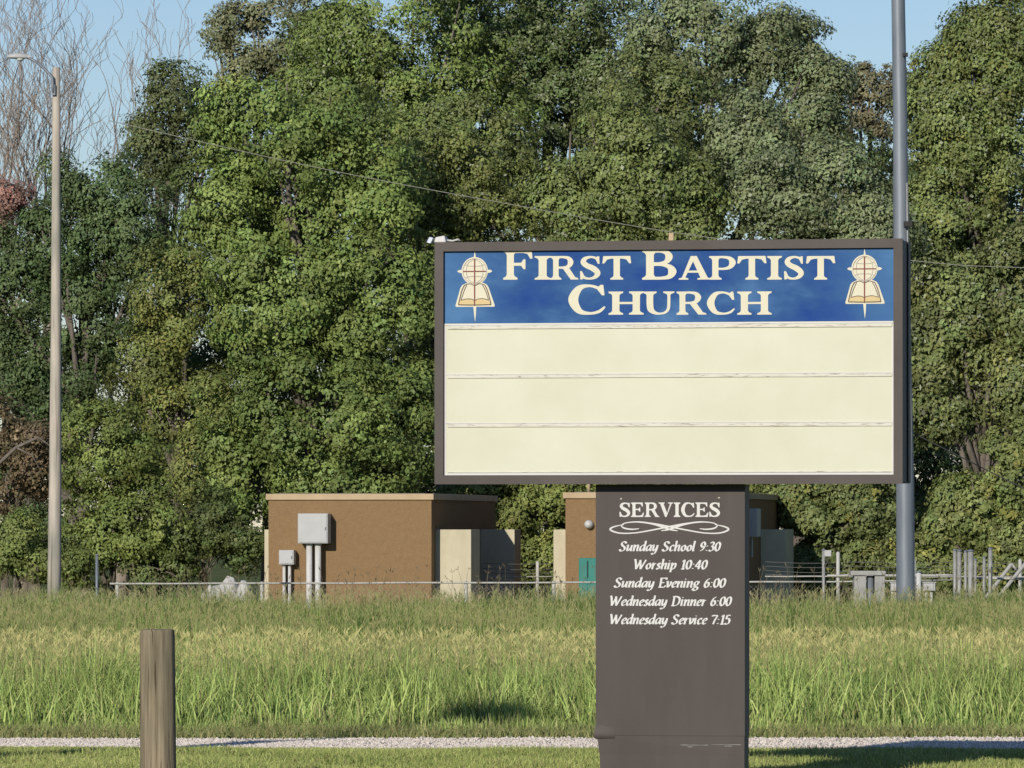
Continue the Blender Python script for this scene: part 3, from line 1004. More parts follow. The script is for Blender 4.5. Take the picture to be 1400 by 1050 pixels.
def elec(label, px0, px1, py0, py1, pipes, dep):
    """grey box on conduits standing against the front wall of the first building"""
    def lx(px):
        t = (px - 700.0) / F
        br = Vector(b1.location)
        return (t * br.y - br.x) / (math.cos(BA) + t * math.sin(BA))

    def lz(py): return CZ + (HY - py) / F * 117.2 + .72
    x0, x1 = lx(px0), lx(px1)
    mid = (x0 + x1) / 2
    br = Vector(b1.location)
    loc = br + Vector((mid * math.cos(BA), -mid * math.sin(BA), 0))
    root = empty('electrical_cabinet', loc, -BA, label, 'electrical box', 'grey electrical boxes on the brown building')
    mb = MB()
    mb.box(x0 - mid, x1 - mid, -dep, -.012, lz(py1), lz(py0))
    bd = mb.build('body', M['boxgrey'], root, .012)
    mb = MB()
    mb.box(x0 - mid + .02, x1 - mid - .02, -dep - .014, -dep - .001, lz(py1) + .025, lz(py0) - .02)
    dr = mb.build('door', M['boxgrey'], root, .004)
    mb = MB()
    mb.box(x1 - mid - .055, x1 - mid - .035, -dep - .03, -dep - .012, (lz(py0) + lz(py1)) / 2 - .03, (lz(py0) + lz(py1)) / 2 + .03)
    mb.build('latch', M['galv'], dr, .003)
    for (a, b_) in pipes:
        c, r = lx((a + b_) / 2) - mid, (b_ - a) / 2 / F * 117 * .94
        mb = MB()
        mb.tube([(c, -dep * .55, .0), (c, -dep * .55, lz(py1) - .045)], r, 12)
        mb.tube([(c, -dep * .55, lz(py1) - .045), (c, -dep * .55, lz(py1) - .002)], r * 1.12, 12)
        mb.tube([(c, -dep * .55, lz(795)), (c, -dep * .55, lz(798.5))], r * 1.15, 12)
        mb.build('conduit', M['white_pipe'], root)


elec('larger grey electrical box on two thick white conduits by the brown wall', 412, 453, 702, 743, [(421, 430), (433, 442)], .40)
elec('smaller grey electrical box on two thin white conduits by the brown wall', 384.5, 405, 752, 772, [(388, 392.5), (395.5, 400)], .26)

# teal cabinet
c = W(812, 800, 113.5)
root = empty('utility_cabinet', (c.x, 113.5, gz(113.5)), -R(4), 'teal green metal cabinet standing against the hut beside the sign pedestal', 'cabinet')
hw, hh = .28, CZ + (HY - 763) / F * 113.5 + .72
mb = MB(); mb.box(-hw, hw, 0, .5, 0, hh); mb.build('body', M['teal'], root, .015)
mb = MB(); mb.box(-hw + .02, -hw + .155, -.016, -.002, .1, hh - .03); mb.build('door', M['teal'], root, .004)
mb = MB(); mb.box(-hw + .175, hw - .02, -.016, -.002, .1, hh - .03); d2 = mb.build('door', M['teal'], root, .004)
mb = MB(); mb.box(-hw + .158, -hw + .172, -.03, -.004, hh - .35, hh - .06); mb.build('handle', M['dark_metal'], root)


# ------------------------------------------------------------------ fences
def fence(label, pa, pb, Z, posts, strands=(), mesh=True, rail_r=.02, tops=None, extra=()):
    A, B = W(*pa, Z), W(*pb, Z)
    root = empty('wire_fence', (A.x, Z, gz(Z)), 0, label, 'fence', 'wire fences beyond the field')
    o = Vector(root.location)
    mb = MB()
    n = 12
    pts = [A.lerp(B, i / n) - o + Vector((0, 0, -.004 * math.sin(i * 2.1))) for i in range(n + 1)]
    mb.tube(pts, rail_r, 6)
    mb.build('top_rail', M['rail'], root)
    for i, px in enumerate(posts):
        x = (px - 700) / F * Z - o.x
        t = (px - pa[0]) / (pb[0] - pa[0])
        zt = A.lerp(B, min(1, max(0, t))).z - o.z + .02
        if tops: zt = CZ + (HY - tops[i]) / F * Z - o.z
        mb = MB()
        mb.tube([(x, .05, 0), (x, .05, zt - .01), (x, .05, zt + .01)], [.036, .036, .02], 8)
        mb.build('post', M['rail'], root)
    for (py, sag) in strands:
        z = CZ + (HY - py) / F * Z - o.z
        mb = MB()
        pts = [Vector(((B.x - A.x) * i / 16, .08, z - sag * math.sin(math.pi * ((i / 16 * len(posts)) % 1)))) for i in range(17)]
        mb.tube(pts, .0055, 4)
        mb.build('strand', M['strand'], root)
    if mesh:     # chain-link: crossing diagonal wires
        mb = MB()
        wd, ht = B.x - A.x, min(A.z, B.z) - o.z - .03
        step = .085
        k = -int(ht / step)
        vs, fs = [], []
        while k * step < wd:
            for sgn in (1, -1):
                x0 = k * step if sgn > 0 else k * step + ht
                x1 = x0 + sgn * ht
                za, zb = 0.02, ht
                if min(x0, x1) >= -0.001 and max(x0, x1) <= wd:
                    i = len(vs)
                    r = .0015
                    vs += [(x0 - r, .02, za), (x0 + r, .02, za), (x1 + r, .02, zb), (x1 - r, .02, zb)]
                    fs.append((i, i + 1, i + 2, i + 3))
            k += 1
        mb.add(vs, fs)
        mb.build('chain_link', M['galv_pale'], root)
    for (p0, p1, r) in extra:
        mb = MB()
        mb.tube([W(*p0, Z) - o, W(*p1, Z) - o], r, 6)
        mb.build('rail', M['rail'], root)
    return root


fence('long low wire fence with a pale top rail before the two brown huts', (150, 798), (1126, 795.5), 108.5, [160, 358, 637, 757, 895, 1010], [], True, .017)
fence('strands of plain wire strung between the two brown huts', (660, 789), (768, 788), 120.5, [735], [(770, .02), (777, .03), (783, .02)], False, .009, [768])
fence('barbed wire fence behind the yard of posts, right of the pedestal', (1046, 788), (1440, 789), 112, [1146, 1250, 1395], [(768, .03), (774, .03), (780, .04), (785, .03)], False, .012, [755, 765, 765])
fence('pale pipe railing around the yard of posts at the right', (1131, 787), (1305, 786.5), 106, [1228, 1256], [], False, .022, [784, 782],
      [((1130, 795.5), (1302, 793), .014), ((1322, 790), (1440, 792.5), .02)])


# ------------------------------------------------------------------ yard at the right
def post(label, px, py, wpx, Z, name='metal_post', m='galv_pale', grp='metal posts standing in the yard', tilt=0.0, cap=True):
    x = (px - 700) / F * Z
    h = CZ + (HY - py) / F * Z - gz(Z)
    r = wpx / 2 / F * Z
    root = empty(name, (x, Z, gz(Z)), 0, label, 'post', grp)
    mb = MB()
    mb.tube([(0, 0, 0), (tilt * h, 0, h)], r, 10)
    mb.build('shaft', M[m], root)
    if cap:
        mb = MB()
        mb.tube([(tilt * h, 0, h + .001), (tilt * h, 0, h + .02), (tilt * h, 0, h + .035)], [r * 1.25, r * 1.2, r * .4], 10)
        mb.build('cap', M['galv'], root)
    return root


post('slim pale post with a small box near its top, right of the pedestal', 1126, 753, 4.5, 106)
post('short grey metal post with a dark cap right of the lamp pole at the left', 132.5, 760, 4.2, 107, 'metal_post', 'galv', 'metal posts standing in the yard')
for (px, py, wd, lab) in [(1305.5, 753, 5.0, 'leftmost post of the cluster of grey posts at the right, tall and slim'),
                          (1311.5, 754, 6.0, 'second post from the left in the cluster of grey posts at the right'),
                          (1320.0, 755, 4.2, 'thin post in the middle of the cluster of grey posts at the right'),
                          (1327.0, 754, 8.0, 'thickest post of the cluster of grey posts at the right'),
                          (1333.5, 766, 3.6, 'short thin post beside the thickest grey post at the right'),
                          (1345.5, 763, 4.4, 'short post standing alone between the cluster and the tallest post'),
                          (1354.0, 751, 6.0, 'tallest post at the right end of the row of grey posts')]:
    post(lab, px, py, wd, 105.5 if px != 1345.5 else 105)
for (a, b_, lab) in [((1367, 792), (1383, 771), 'pale slanting brace bar beside the tallest grey post at the right'),
                     ((1383, 794), (1403, 769), 'pale slanting brace bar at the right edge of the photo')]:
    A, B = W(*a, 107.5), W(*b_, 107.5)
    A2 = A + (A - B) * ((A.z - gz(107.5)) / (B.z - A.z))
    root = empty('brace_bar', (A2.x, 107.5, gz(107.5)), 0, lab, 'brace', 'slanting brace bars')
    mb = MB()
    mb.tube([Vector((0, 0, 0)), B - Vector(root.location)], .035, 8)
    mb.build('bar', M['rail'], root)
    mb = MB()
    mb.tube([B - Vector(root.location), B - Vector(root.location) + Vector((.10, .05, -.12))], .022, 6)
    mb.build('hook', M['rail'], root)

# small box on the slim post
c = W(1131, 757, 105.9)
root = empty('junction_box', c, 0, 'small pale junction box fixed to the slim post right of the pedestal', 'junction box')
mb = MB(); mb.box(-.05, .07, -.04, .04, -.05, .06); mb.build('body', M['boxgrey'], root, .01)
mb = MB(); mb.tube([(.01, 0, -.05), (.01, .0, -.16), (-.05, 0, -.2)], .01, 6); mb.build('lead', M['wire'], root)

# concrete vault: two slabs, lid, dark pipe between
c = W(1187, 800, 104.5)
root = empty('concrete_vault', (c.x, 104.5, gz(104.5)), 0, 'pale concrete vault with a flat lid in the grass left of the steel pole', 'concrete box')
kx = 104.5 / F


def vz(py): return CZ + (HY - py) / F * 104.5 - gz(104.5)


mb = MB(); mb.box((1168 - 1187) * kx, (1184.5 - 1187) * kx, 0, .5, 0, vz(787)); mb.build('side_panel', M['concrete'], root, .01)
mb = MB(); mb.box((1196 - 1187) * kx, (1210 - 1187) * kx, 0, .5, 0, vz(787)); mb.build('side_panel', M['concrete'], root, .01)
mb = MB(); mb.box((1163 - 1187) * kx, (1211 - 1187) * kx, -.04, .55, vz(787) + .002, vz(780.5)); mb.build('lid', M['concrete'], root, .012)
mb = MB(); mb.tube([((1190 - 1187) * kx, .12, 0), ((1190 - 1187) * kx, .12, vz(787) - .004)], .06, 10); mb.build('pipe', M['galv'], root)


def smallbox(label, px0, px1, py0, py1, Z, m='boxgrey', stub=True):
    c = W((px0 + px1) / 2, py1, Z)
    root = empty('meter_box', (c.x, Z, gz(Z)), 0, label, 'meter box', 'small boxes in the yard grass')
    k = Z / F
    hw = (px1 - px0) / 2 * k
    z0, z1 = CZ + (HY - py1) * k - gz(Z), CZ + (HY - py0) * k - gz(Z)
    mb = MB(); mb.box(-hw, hw, 0, .18, z0, z1); mb.build('body', M[m], root, .012)
    mb = MB(); mb.box(-hw - .012, hw + .012, -.02, .2, z1 + .001, z1 + .018); mb.build('lid', M[m], root, .004)
    mb = MB(); mb.tube([(-hw * .4, .09, 0), (-hw * .4, .09, z0 - .001)], .03, 8); mb.build('stub', M['white_pipe'], root)
    mb = MB(); mb.tube([(hw * .4, .09, 0), (hw * .4, .09, z0 - .001)], .025, 8); mb.build('stub', M['white_pipe'], root)


smallbox('small white meter box just left of the foot of the steel pole', 1218, 1229, 797, 808, 103.5)
smallbox('small white meter box just right of the foot of the steel pole', 1262, 1279, 797, 808, 103.5)
post('short thick pale pillar just right of the foot of the steel pole', 1256, 783, 7.0, 104.5, 'metal_post', 'white_pipe')

# pale rocks beside the first building
rk = random.Random(5)
for (px, py, s, lab) in [(283, 795, .16, 'leftmost small pale rock left of the brown building'), (309, 785, .30, 'largest pale rock left of the brown building'),
                         (330, 790, .20, 'pale rock nearest to the cream corner of the brown building'), (296, 800, .13, 'smallest pale rock in front of the largest rock')]:
    Z = 116 + rk.uniform(-1, 1)
    c = W(px, py, Z)
    bm = bmesh.new()
    bmesh.ops.create_icosphere(bm, subdivisions=3, radius=1.0)
    zt = c.z - gz(Z)
    for v in bm.verts:
        f = 1 + rk.uniform(-.16, .16)
        q = v.co.copy()
        f = 1 + .16 * math.sin(q.x * 3.1 + px) * math.cos(q.y * 2.7 + px) + .10 * math.sin(q.z * 5 + q.x * 4 + px) + rk.uniform(-.03, .03)
        v.co = Vector((q.x * s * 1.15 * f, q.y * s * 1.15 * f, max(q.z, -.9) * (zt - .1) * .5 * f + (zt - .1) * .5))
    me = bpy.data.meshes.new('pale_rock')
    bm.to_mesh(me); bm.free()
    me.materials.append(M['rock'])
    o = bpy.data.objects.new('pale_rock', me)
    COL.objects.link(o)
    o.location = (c.x, Z, gz(Z))
    tag(o, lab, 'rock', 'pale rocks by the hut')

# ------------------------------------------------------------------ foreground wooden post
root = empty('wooden_post', (W(216, 900, 32).x, 32, 0), 0, 'weathered round wooden bollard post in the left foreground', 'post')
mb = MB()
rnd = random.Random(4)
n = 40
rows = [0, .06, .2, .35, .5, .65, .78, .82, .842, .85]
rr = [.097, .0955, .0945, .094, .0935, .0925, .092, .0915, .0895, .085]
vs, fs = [], []
groove = [1 - (.035 if rnd.random() < .12 else rnd.uniform(0, .012)) for _ in range(n)]
for z, r in zip(rows, rr):
    for k in range(n):
        t = 2 * math.pi * k / n
        q = r * groove[k] * (1 + .008 * math.sin(3 * t + z * 5))
        vs.append((q * math.cos(t) - .004 * z, q * math.sin(t), z))
for i in range(len(rows) - 1):
    for k in range(n):
        fs.append((i * n + k, i * n + (k + 1) % n, (i + 1) * n + (k + 1) % n, (i + 1) * n + k))
mb.add(vs, fs, 0, True)
o = (len(rows) - 1) * n
mb.f.append([o + k for k in range(n)]); mb.mi.append(0); mb.sm.append(False)
mb.build('timber', M['post_wood'], root)

# ------------------------------------------------------------------ church sign
A = R(10.5)
ZL = 31.86
PL = Vector(((594 - 700) / F * ZL, ZL))
RT, NB = Vector((math.cos(A), -math.sin(A))), Vector((math.sin(A), math.cos(A)))
SW = 2.44
ORG = PL + RT * (SW / 2) + NB * .2


def S(px, py, d=0.0):
    """pixel -> local x, z on the sign's plane lying d behind the cabinet front (local y = d - .2)"""
    dr = Vector(((px - 700) / F, 1.0))
    t = (PL + NB * d).dot(NB) / dr.dot(NB)
    P = dr * t
    return ((P - ORG).dot(RT), CZ + (HY - py) / F * t)


sign = empty('church_sign', (ORG.x, ORG.y, 0), -A, 'church changeable-letter sign cabinet with blue header on a brown pedestal', 'sign')
FY = -.2                         # local y of the cabinet's front
ZB, ZT = CZ + .2195, CZ + 1.474
HW = SW / 2
BW = .047
# cabinet
mb = MB()
mb.box(-HW + .004, HW - .004, FY + .035, .19, ZB + .004, ZT - .004)
cab = mb.build('cabinet', M['frame'], sign, .006)
mb = MB()
mb.box(HW - .0035, HW + .004, .02, .035, ZB + .01, ZT - .01)
mb.build('seam', M['dark_metal'], cab)
# front frame, mitred
fr = MB()
o4 = [(-HW, ZB), (HW, ZB), (HW, ZT), (-HW, ZT)]
i4 = [(-HW + BW, ZB + BW), (HW - BW, ZB + BW), (HW - BW, ZT - BW), (-HW + BW, ZT - BW)]
for k in range(4):
    a, b_ = k, (k + 1) % 4
    g_ = .0009
    fr.prism([o4[a], o4[b_], i4[b_], i4[a]], FY, FY + .034)
    e0, e1 = i4[a], i4[b_]
    fr.add([(e0[0], FY, e0[1]), (e1[0], FY, e1[1]), (e1[0], FY + .034, e1[1]), (e0[0], FY + .034, e0[1])], [(0, 1, 2, 3)])
fr.build('frame', M['frame'], sign, .003)
PY = FY + .022                   # panel face
x0, x1 = -HW + BW - .004, HW - BW + .004
zsplit = S(900, 440.5, .022)[1]
mb = MB()
mb.box(x0, x1, PY, FY + .033, zsplit, ZT - BW + .004)
head = mb.build('header_panel', M['blue'], sign)
mb = MB()
mb.box(x0, x1, PY - .002, FY + .033, ZB + BW - .004, zsplit - .001)
msg = mb.build('message_panel', M['message'], sign)
TY = PY - .002
# white edge strips and letter tracks
for (pa, pb, m, d) in [(441.0, 443.2, 'white_ink', .004), (443.4, 448.5, 'track_stained', .007), (510.0, 511.2, 'white_ink', .004), (511.4, 516.0, 'track_stained', .006),
                       (577.0, 578.2, 'white_ink', .004), (578.4, 583.3, 'track_stained', .006), (644.5, 646.0, 'track_stained', .005), (646.4, 650.0, 'white_ink', .003)]:
    za, zb = S(900, pa, .02)[1], S(900, pb, .02)[1]
    mb = MB()
    xa, xb = (S(612, 500, .02)[0], S(1220, 500, .02)[0]) if m == 'track_stained' else (x0 + .006, x1 - .006)
    mb.box(xa, xb, TY - d, TY - .0004, zb, za)
    mb.build('letter_track' if m == 'track_stained' else 'edge_strip', M[m], msg, .0008, 1)
for (xa, xb) in [(x0 + .004, x0 + .014), (x1 - .014, x1 - .004)]:
    mb = MB()
    mb.box(xa, xb, TY - .0025, TY - .0004, ZB + BW, zsplit - .012)
    mb.build('edge_strip', M['white_ink'], msg)


# ---------------- lettering drawn stroke by stroke
def cr(pts, n=7):
    """Catmull-Rom through points of any dimension"""
    P = [np.array(p, float) for p in pts]
    out = []
    for i in range(len(P) - 1):
        p0, p1, p2, p3 = P[max(i - 1, 0)], P[i], P[i + 1], P[min(i + 2, len(P) - 1)]
        for k in range(n):
            t = k / n
            out.append(.5 * (2 * p1 + (p2 - p0) * t + (2 * p0 - 5 * p1 + 4 * p2 - p3) * t * t + (3 * p1 - p0 - 3 * p2 + p3) * t ** 3))
    out.append(P[-1])
    return out


def ribbon(pts, n=7):
    """pts: (x, y, width) -> list of quads"""
    c = cr(pts, n)
    L, Rr = [], []
    for i, p in enumerate(c):
        d = c[min(i + 1, len(c) - 1)][:2] - c[max(i - 1, 0)][:2]
        d = d / (np.linalg.norm(d) + 1e-9)
        nn = np.array([-d[1], d[0]]) * p[2] / 2
        L.append(tuple(p[:2] + nn)); Rr.append(tuple(p[:2] - nn))
    return L, Rr


def stem(x, t=.2, s=.10, y0=0, y1=1, top=True, bot=True, k=.06):
    b, bb = y0, y0 + k
    pts = []
    if bot: pts += [(x - s, b), (x + t + s, b), (x + t + s, bb), (x + t + .03, bb + .045), (x + t, bb + .11)]
    else: pts += [(x, b), (x + t, b)]
    if top: pts += [(x + t, y1 - k - .11), (x + t + .03, y1 - k - .045), (x + t + s, y1 - k), (x + t + s, y1), (x - s, y1), (x - s, y1 - k), (x - .03, y1 - k - .045), (x, y1 - k - .11)]
    else: pts += [(x + t, y1), (x, y1)]
    if bot: pts += [(x, bb + .11), (x - .03, bb + .045), (x - s, bb)]
    return ('p', pts)


ROM = {
    'I': [stem(.1)],
    'F': [stem(.1), ('p', [(.29, 1), (.80, 1), (.82, .70), (.755, .70), (.68, .86), (.56, .895), (.29, .895)]),
          ('p', [(.29, .565), (.5, .565), (.57, .68), (.625, .68), (.625, .35), (.57, .35), (.5, .465), (.29, .465)])],
    'E': [stem(.1), ('p', [(.29, 1), (.78, 1), (.80, .72), (.74, .72), (.67, .87), (.56, .905), (.29, .905)]),
          ('p', [(.29, .565), (.5, .565), (.57, .66), (.62, .66), (.62, .36), (.57, .36), (.5, .475), (.29, .475)]),
          ('p', [(.29, 0), (.81, 0), (.87, .30), (.81, .30), (.71, .13), (.56, .095), (.29, .095)])],
    'R': [stem(.1), ('r', [(.28, .952, .095), (.48, .952, .10), (.66, .90, .15), (.735, .74, .205), (.66, .565, .15), (.48, .51, .10), (.28, .51, .09)]),
          ('p', [(.43, .50), (.66, .53), (.90, .10), (1.0, .06), (1.02, 0), (.74, 0)])],
    'P': [stem(.1), ('r', [(.28, .952, .095), (.48, .952, .10), (.67, .89, .15), (.75, .72, .21), (.67, .53, .15), (.48, .46, .10), (.28, .46, .09)])],
    'B': [stem(.1), ('r', [(.28, .952, .095), (.48, .952, .10), (.63, .90, .15), (.69, .76, .19), (.62, .60, .14), (.46, .545, .09), (.28, .545, .085)]),
          ('r', [(.28, .50, .085), (.5, .50, .09), (.70, .43, .15), (.775, .27, .215), (.70, .10, .15), (.5, .05, .10), (.28, .05, .10)])],
    'S': [('r', [(.70, .76, .05), (.62, .90, .095), (.44, .957, .09), (.25, .89, .15), (.19, .74, .19), (.30, .60, .21), (.52, .47, .225), (.665, .29, .20), (.60, .12, .15), (.41, .043, .09), (.22, .09, .10), (.12, .26, .05)], 9),
          ('p', [(.655, .985), (.725, .985), (.735, .67), (.675, .67), (.60, .86)]),
          ('p', [(.085, .01), (.155, .01), (.24, .12), (.14, .36), (.075, .36)])],
    'T': [stem(.35, top=False, y1=.90), ('p', [(.03, 1), (.87, 1), (.90, .69), (.835, .69), (.75, .85), (.62, .89), (.28, .89), (.15, .85), (.065, .69), (0, .69)])],
    'A': [('p', [(.37, 1.0), (.56, 1.0), (.90, .085), (1.0, .05), (1.0, 0), (.58, 0), (.58, .05), (.675, .085)]),
          ('p', [(.37, .99), (.455, .80), (.205, .09), (.30, .05), (.30, 0), (0, 0), (0, .05), (.10, .09)]),
          ('p', [(.235, .385), (.66, .385), (.69, .295), (.205, .295)])],
    'C': [('r', [(.83, .72, .04), (.72, .88, .09), (.50, .957, .09), (.27, .87, .17), (.135, .50, .235), (.27, .13, .17), (.52, .043, .09), (.74, .10, .09), (.88, .26, .05)], 9),
          ('p', [(.775, .985), (.845, .985), (.875, .64), (.81, .64), (.69, .86)])],
    'H': [stem(.1), stem(.66), ('p', [(.29, .55), (.67, .55), (.67, .455), (.29, .455)])],
    'U': [('r', [(.20, .86, .2), (.20, .45, .2), (.235, .20, .19), (.36, .075, .13), (.50, .045, .085), (.65, .09, .09), (.745, .24, .09), (.765, .5, .09), (.765, .86, .09)], 6),
          ('p', [(0, 1), (.40, 1), (.40, .94), (.33, .895), (.30, .84), (.10, .84), (.07, .895), (0, .94)]),
          ('p', [(.60, 1), (.93, 1), (.93, .94), (.84, .895), (.81, .84), (.72, .84), (.69, .895), (.60, .94)])],
    'V': [('p', [(0, 1), (.40, 1), (.40, .945), (.325, .91), (.575, .24), (.47, 0), (.43, 0), (.10, .91), (0, .945)]),
          ('p', [(.62, 1), (.95, 1), (.95, .945), (.86, .91), (.52, .0), (.465, .0), (.545, .20), (.755, .91), (.62, .945)])],
}


def nib(pts, thin=.05, thick=.125, ang=32, n=5):
    c = cr(pts, n)
    out = []
    for i, p in enumerate(c):
        d = c[min(i + 1, len(c) - 1)] - c[max(i - 1, 0)]
        th = math.atan2(d[1], d[0]) - R(ang)
        out.append((p[0], p[1], thin + thick * abs(math.sin(th)) ** 1.3))
    L, Rr = [], []
    for i, p in enumerate(out):
        a, b_ = out[max(i - 1, 0)], out[min(i + 1, len(out) - 1)]
        dx, dy = b_[0] - a[0], b_[1] - a[1]
        l = math.hypot(dx, dy) + 1e-9
        nx_, ny_ = -dy / l * p[2] / 2, dx / l * p[2] / 2
        L.append((p[0] + nx_, p[1] + ny_)); Rr.append((p[0] - nx_, p[1] - ny_))
    return L, Rr


XH = .64
ITA = {  # skeletons: (advance, strokes)
    'S': (.60, [[(.52, .80), (.42, .95), (.25, .97), (.14, .80), (.22, .60), (.42, .42), (.46, .20), (.32, .04), (.14, .05), (.04, .20)]]),
    'W': (1.04, [[(-.02, .96), (.08, .98), (.20, .5), (.28, .02)], [(.28, .02), (.42, .5), (.54, .95)], [(.50, .97), (.58, .5), (.66, .02)], [(.66, .02), (.82, .5), (.98, .98)]]),
    'E': (.62, [[(.16, .98), (.16, .5), (.16, .02)], [(.06, .96), (.3, .96), (.56, .97), (.58, .82)], [(.18, .5), (.3, .51), (.46, .52)], [(.04, .04), (.3, .04), (.52, .05), (.60, .22)]]),
    'D': (.80, [[(.18, .98), (.18, .5), (.18, .02)], [(.04, .96), (.36, .97), (.62, .82), (.68, .5), (.58, .16), (.34, .03), (.04, .04)]]),
    'a': (.54, [[(.43, .58), (.28, .63), (.11, .44), (.09, .18), (.18, .05), (.32, .18), (.43, .42)], [(.45, .64), (.43, .3), (.44, .08), (.54, .08)]]),
    'c': (.42, [[(.38, .52), (.27, .63), (.12, .46), (.10, .18), (.20, .04), (.38, .14)]]),
    'd': (.55, [[(.43, .58), (.28, .63), (.11, .44), (.09, .18), (.18, .05), (.32, .18), (.43, .42)], [(.36, .99), (.46, 1.0), (.44, .5), (.44, .08), (.54, .08)]]),
    'e': (.43, [[(.10, .30), (.28, .38), (.38, .52), (.27, .63), (.12, .46), (.10, .18), (.20, .04), (.38, .14)]]),
    'g': (.52, [[(.40, .60), (.22, .63), (.10, .46), (.14, .26), (.30, .26), (.40, .44), (.40, .60)], [(.22, .24), (.12, .12), (.36, .04), (.42, -.12), (.26, -.28), (.06, -.22), (.08, -.06), (.30, .04)], [(.40, .60), (.52, .62)]]),
    'h': (.55, [[(.02, .98), (.12, 1.0), (.11, .5), (.11, .0)], [(.11, .25), (.24, .56), (.38, .62), (.42, .46), (.40, .10), (.52, .07)]]),
    'i': (.27, [[(.01, .56), (.11, .64), (.10, .3), (.11, .06), (.22, .09)], [(.11, .84), (.125, .90)]]),
    'l': (.27, [[(.02, .98), (.12, 1.0), (.10, .5), (.11, .06), (.22, .09)]]),
    'n': (.55, [[(.01, .56), (.11, .64), (.11, .3), (.10, .0)], [(.11, .25), (.24, .56), (.38, .62), (.42, .46), (.40, .10), (.52, .07)]]),
    'o': (.50, [[(.27, .63), (.12, .46), (.10, .2), (.22, .04), (.38, .18), (.40, .46), (.27, .63)]]),
    'p': (.52, [[(.01, .56), (.11, .64), (.10, .2), (.08, -.30)], [(.11, .30), (.24, .58), (.38, .58), (.42, .36), (.34, .10), (.20, .03), (.11, .10)]]),
    'r': (.40, [[(.01, .56), (.11, .64), (.11, .3), (.10, .0)], [(.11, .28), (.22, .54), (.36, .60)]]),
    's': (.38, [[(.33, .53), (.22, .63), (.12, .50), (.22, .34), (.30, .18), (.18, .03), (.04, .12)]]),
    'u': (.56, [[(.01, .56), (.11, .64), (.10, .3), (.14, .06), (.28, .16), (.42, .46)], [(.44, .64), (.42, .3), (.43, .07), (.54, .08)]]),
    'v': (.46, [[(.01, .58), (.10, .63), (.15, .3), (.19, .02)], [(.19, .02), (.34, .26), (.40, .50), (.34, .63)]]),
    'y': (.52, [[(.01, .56), (.11, .64), (.11, .3), (.18, .06), (.30, .14), (.42, .46)], [(.44, .64), (.42, .2), (.32, -.18), (.14, -.30), (.04, -.20)]]),
    '0': (.52, [[(.26, .95), (.10, .74), (.08, .28), (.24, .04), (.40, .26), (.42, .74), (.26, .95)]]),
    '1': (.40, [[(.08, .80), (.22, .96), (.22, .5), (.22, .03)], [(.06, .03), (.22, .03), (.36, .03)]]),
    '3': (.50, [[(.08, .82), (.20, .95), (.36, .86), (.34, .64), (.20, .53)], [(.20, .53), (.38, .42), (.38, .16), (.20, .03), (.04, .12)]]),
    '4': (.54, [[(.36, .96), (.20, .64), (.04, .30)], [(.04, .29), (.26, .29), (.48, .29)], [(.36, .96), (.35, .5), (.34, .02)]]),
    '5': (.50, [[(.42, .95), (.28, .94), (.14, .94)], [(.14, .94), (.12, .76), (.10, .56)], [(.10, .54), (.28, .60), (.40, .42), (.36, .14), (.18, .03), (.03, .12)]]),
    '6': (.52, [[(.42, .95), (.22, .78), (.10, .46), (.10, .18), (.24, .03), (.40, .20), (.38, .48), (.24, .54), (.12, .36)]]),
    '7': (.48, [[(.04, .82), (.06, .93), (.26, .92), (.46, .94)], [(.46, .93), (.30, .5), (.20, .02)]]),
    '9': (.52, [[(.40, .62), (.26, .44), (.12, .56), (.12, .80), (.26, .95), (.40, .80), (.40, .50), (.28, .18), (.08, .03)]]),
    ':': (.26, [[(.10, .50), (.115, .57)], [(.10, .06), (.115, .13)]]),
    ' ': (.36, []),
}

STEP = .00012


class Ink:
    """thin raised lettering on a face at local y; each piece steps a hair forward so that none share a plane"""
    def __init__(self, y, thick=.0008):
        self.y, self.t, self.mb, self.k = y, thick, MB(), 0

    def lay(self): 
        self.k = (self.k + 1) % 9
        return self.y - self.t - self.k * STEP

    def poly(self, pts, mi=0):
        self.mb.prism(pts, self.lay(), self.y - .0002, mi)

    def strip(self, L, Rr, mi=0):
        yy = self.lay()
        for i in range(len(L) - 1):
            q = [L[i], Rr[i], Rr[i + 1], L[i + 1]]
            self.mb.add([(p[0], yy, p[1]) for p in q], [(0, 1, 2, 3)], mi)
        # edges
        vs = [(p[0], yy, p[1]) for p in L] + [(p[0], self.y - .0002, p[1]) for p in L]
        n_ = len(L)
        self.mb.add(vs, [(i, i + 1, i + 1 + n_, i + n_) for i in range(n_ - 1)], mi)
        vs = [(p[0], yy, p[1]) for p in Rr] + [(p[0], self.y - .0002, p[1]) for p in Rr]
        self.mb.add(vs, [(i + 1, i, i + n_, i + 1 + n_) for i in range(n_ - 1)], mi)


def roman(ink, ch, x0, x1, z0, z1):
    G = ROM[ch]
    allx = []
    prim = []
    for it in G:
        if it[0] == 'p':
            prim.append(('p', it[1])); allx += [p[0] for p in it[1]]
        else:
            L, Rr = ribbon(it[1], it[2] if len(it) > 2 else 7)
            prim.append(('r', L, Rr)); allx += [p[0] for p in L + Rr]
    a, b_ = min(allx), max(allx)
    T = lambda p: (x0 + (p[0] - a) / (b_ - a) * (x1 - x0), z0 + p[1] * (z1 - z0))
    for pr_ in prim:
        if pr_[0] == 'p': ink.poly([T(p) for p in pr_[1]])
        else: ink.strip([T(p) for p in pr_[1]], [T(p) for p in pr_[2]])


HYf = PY                       # header face local y


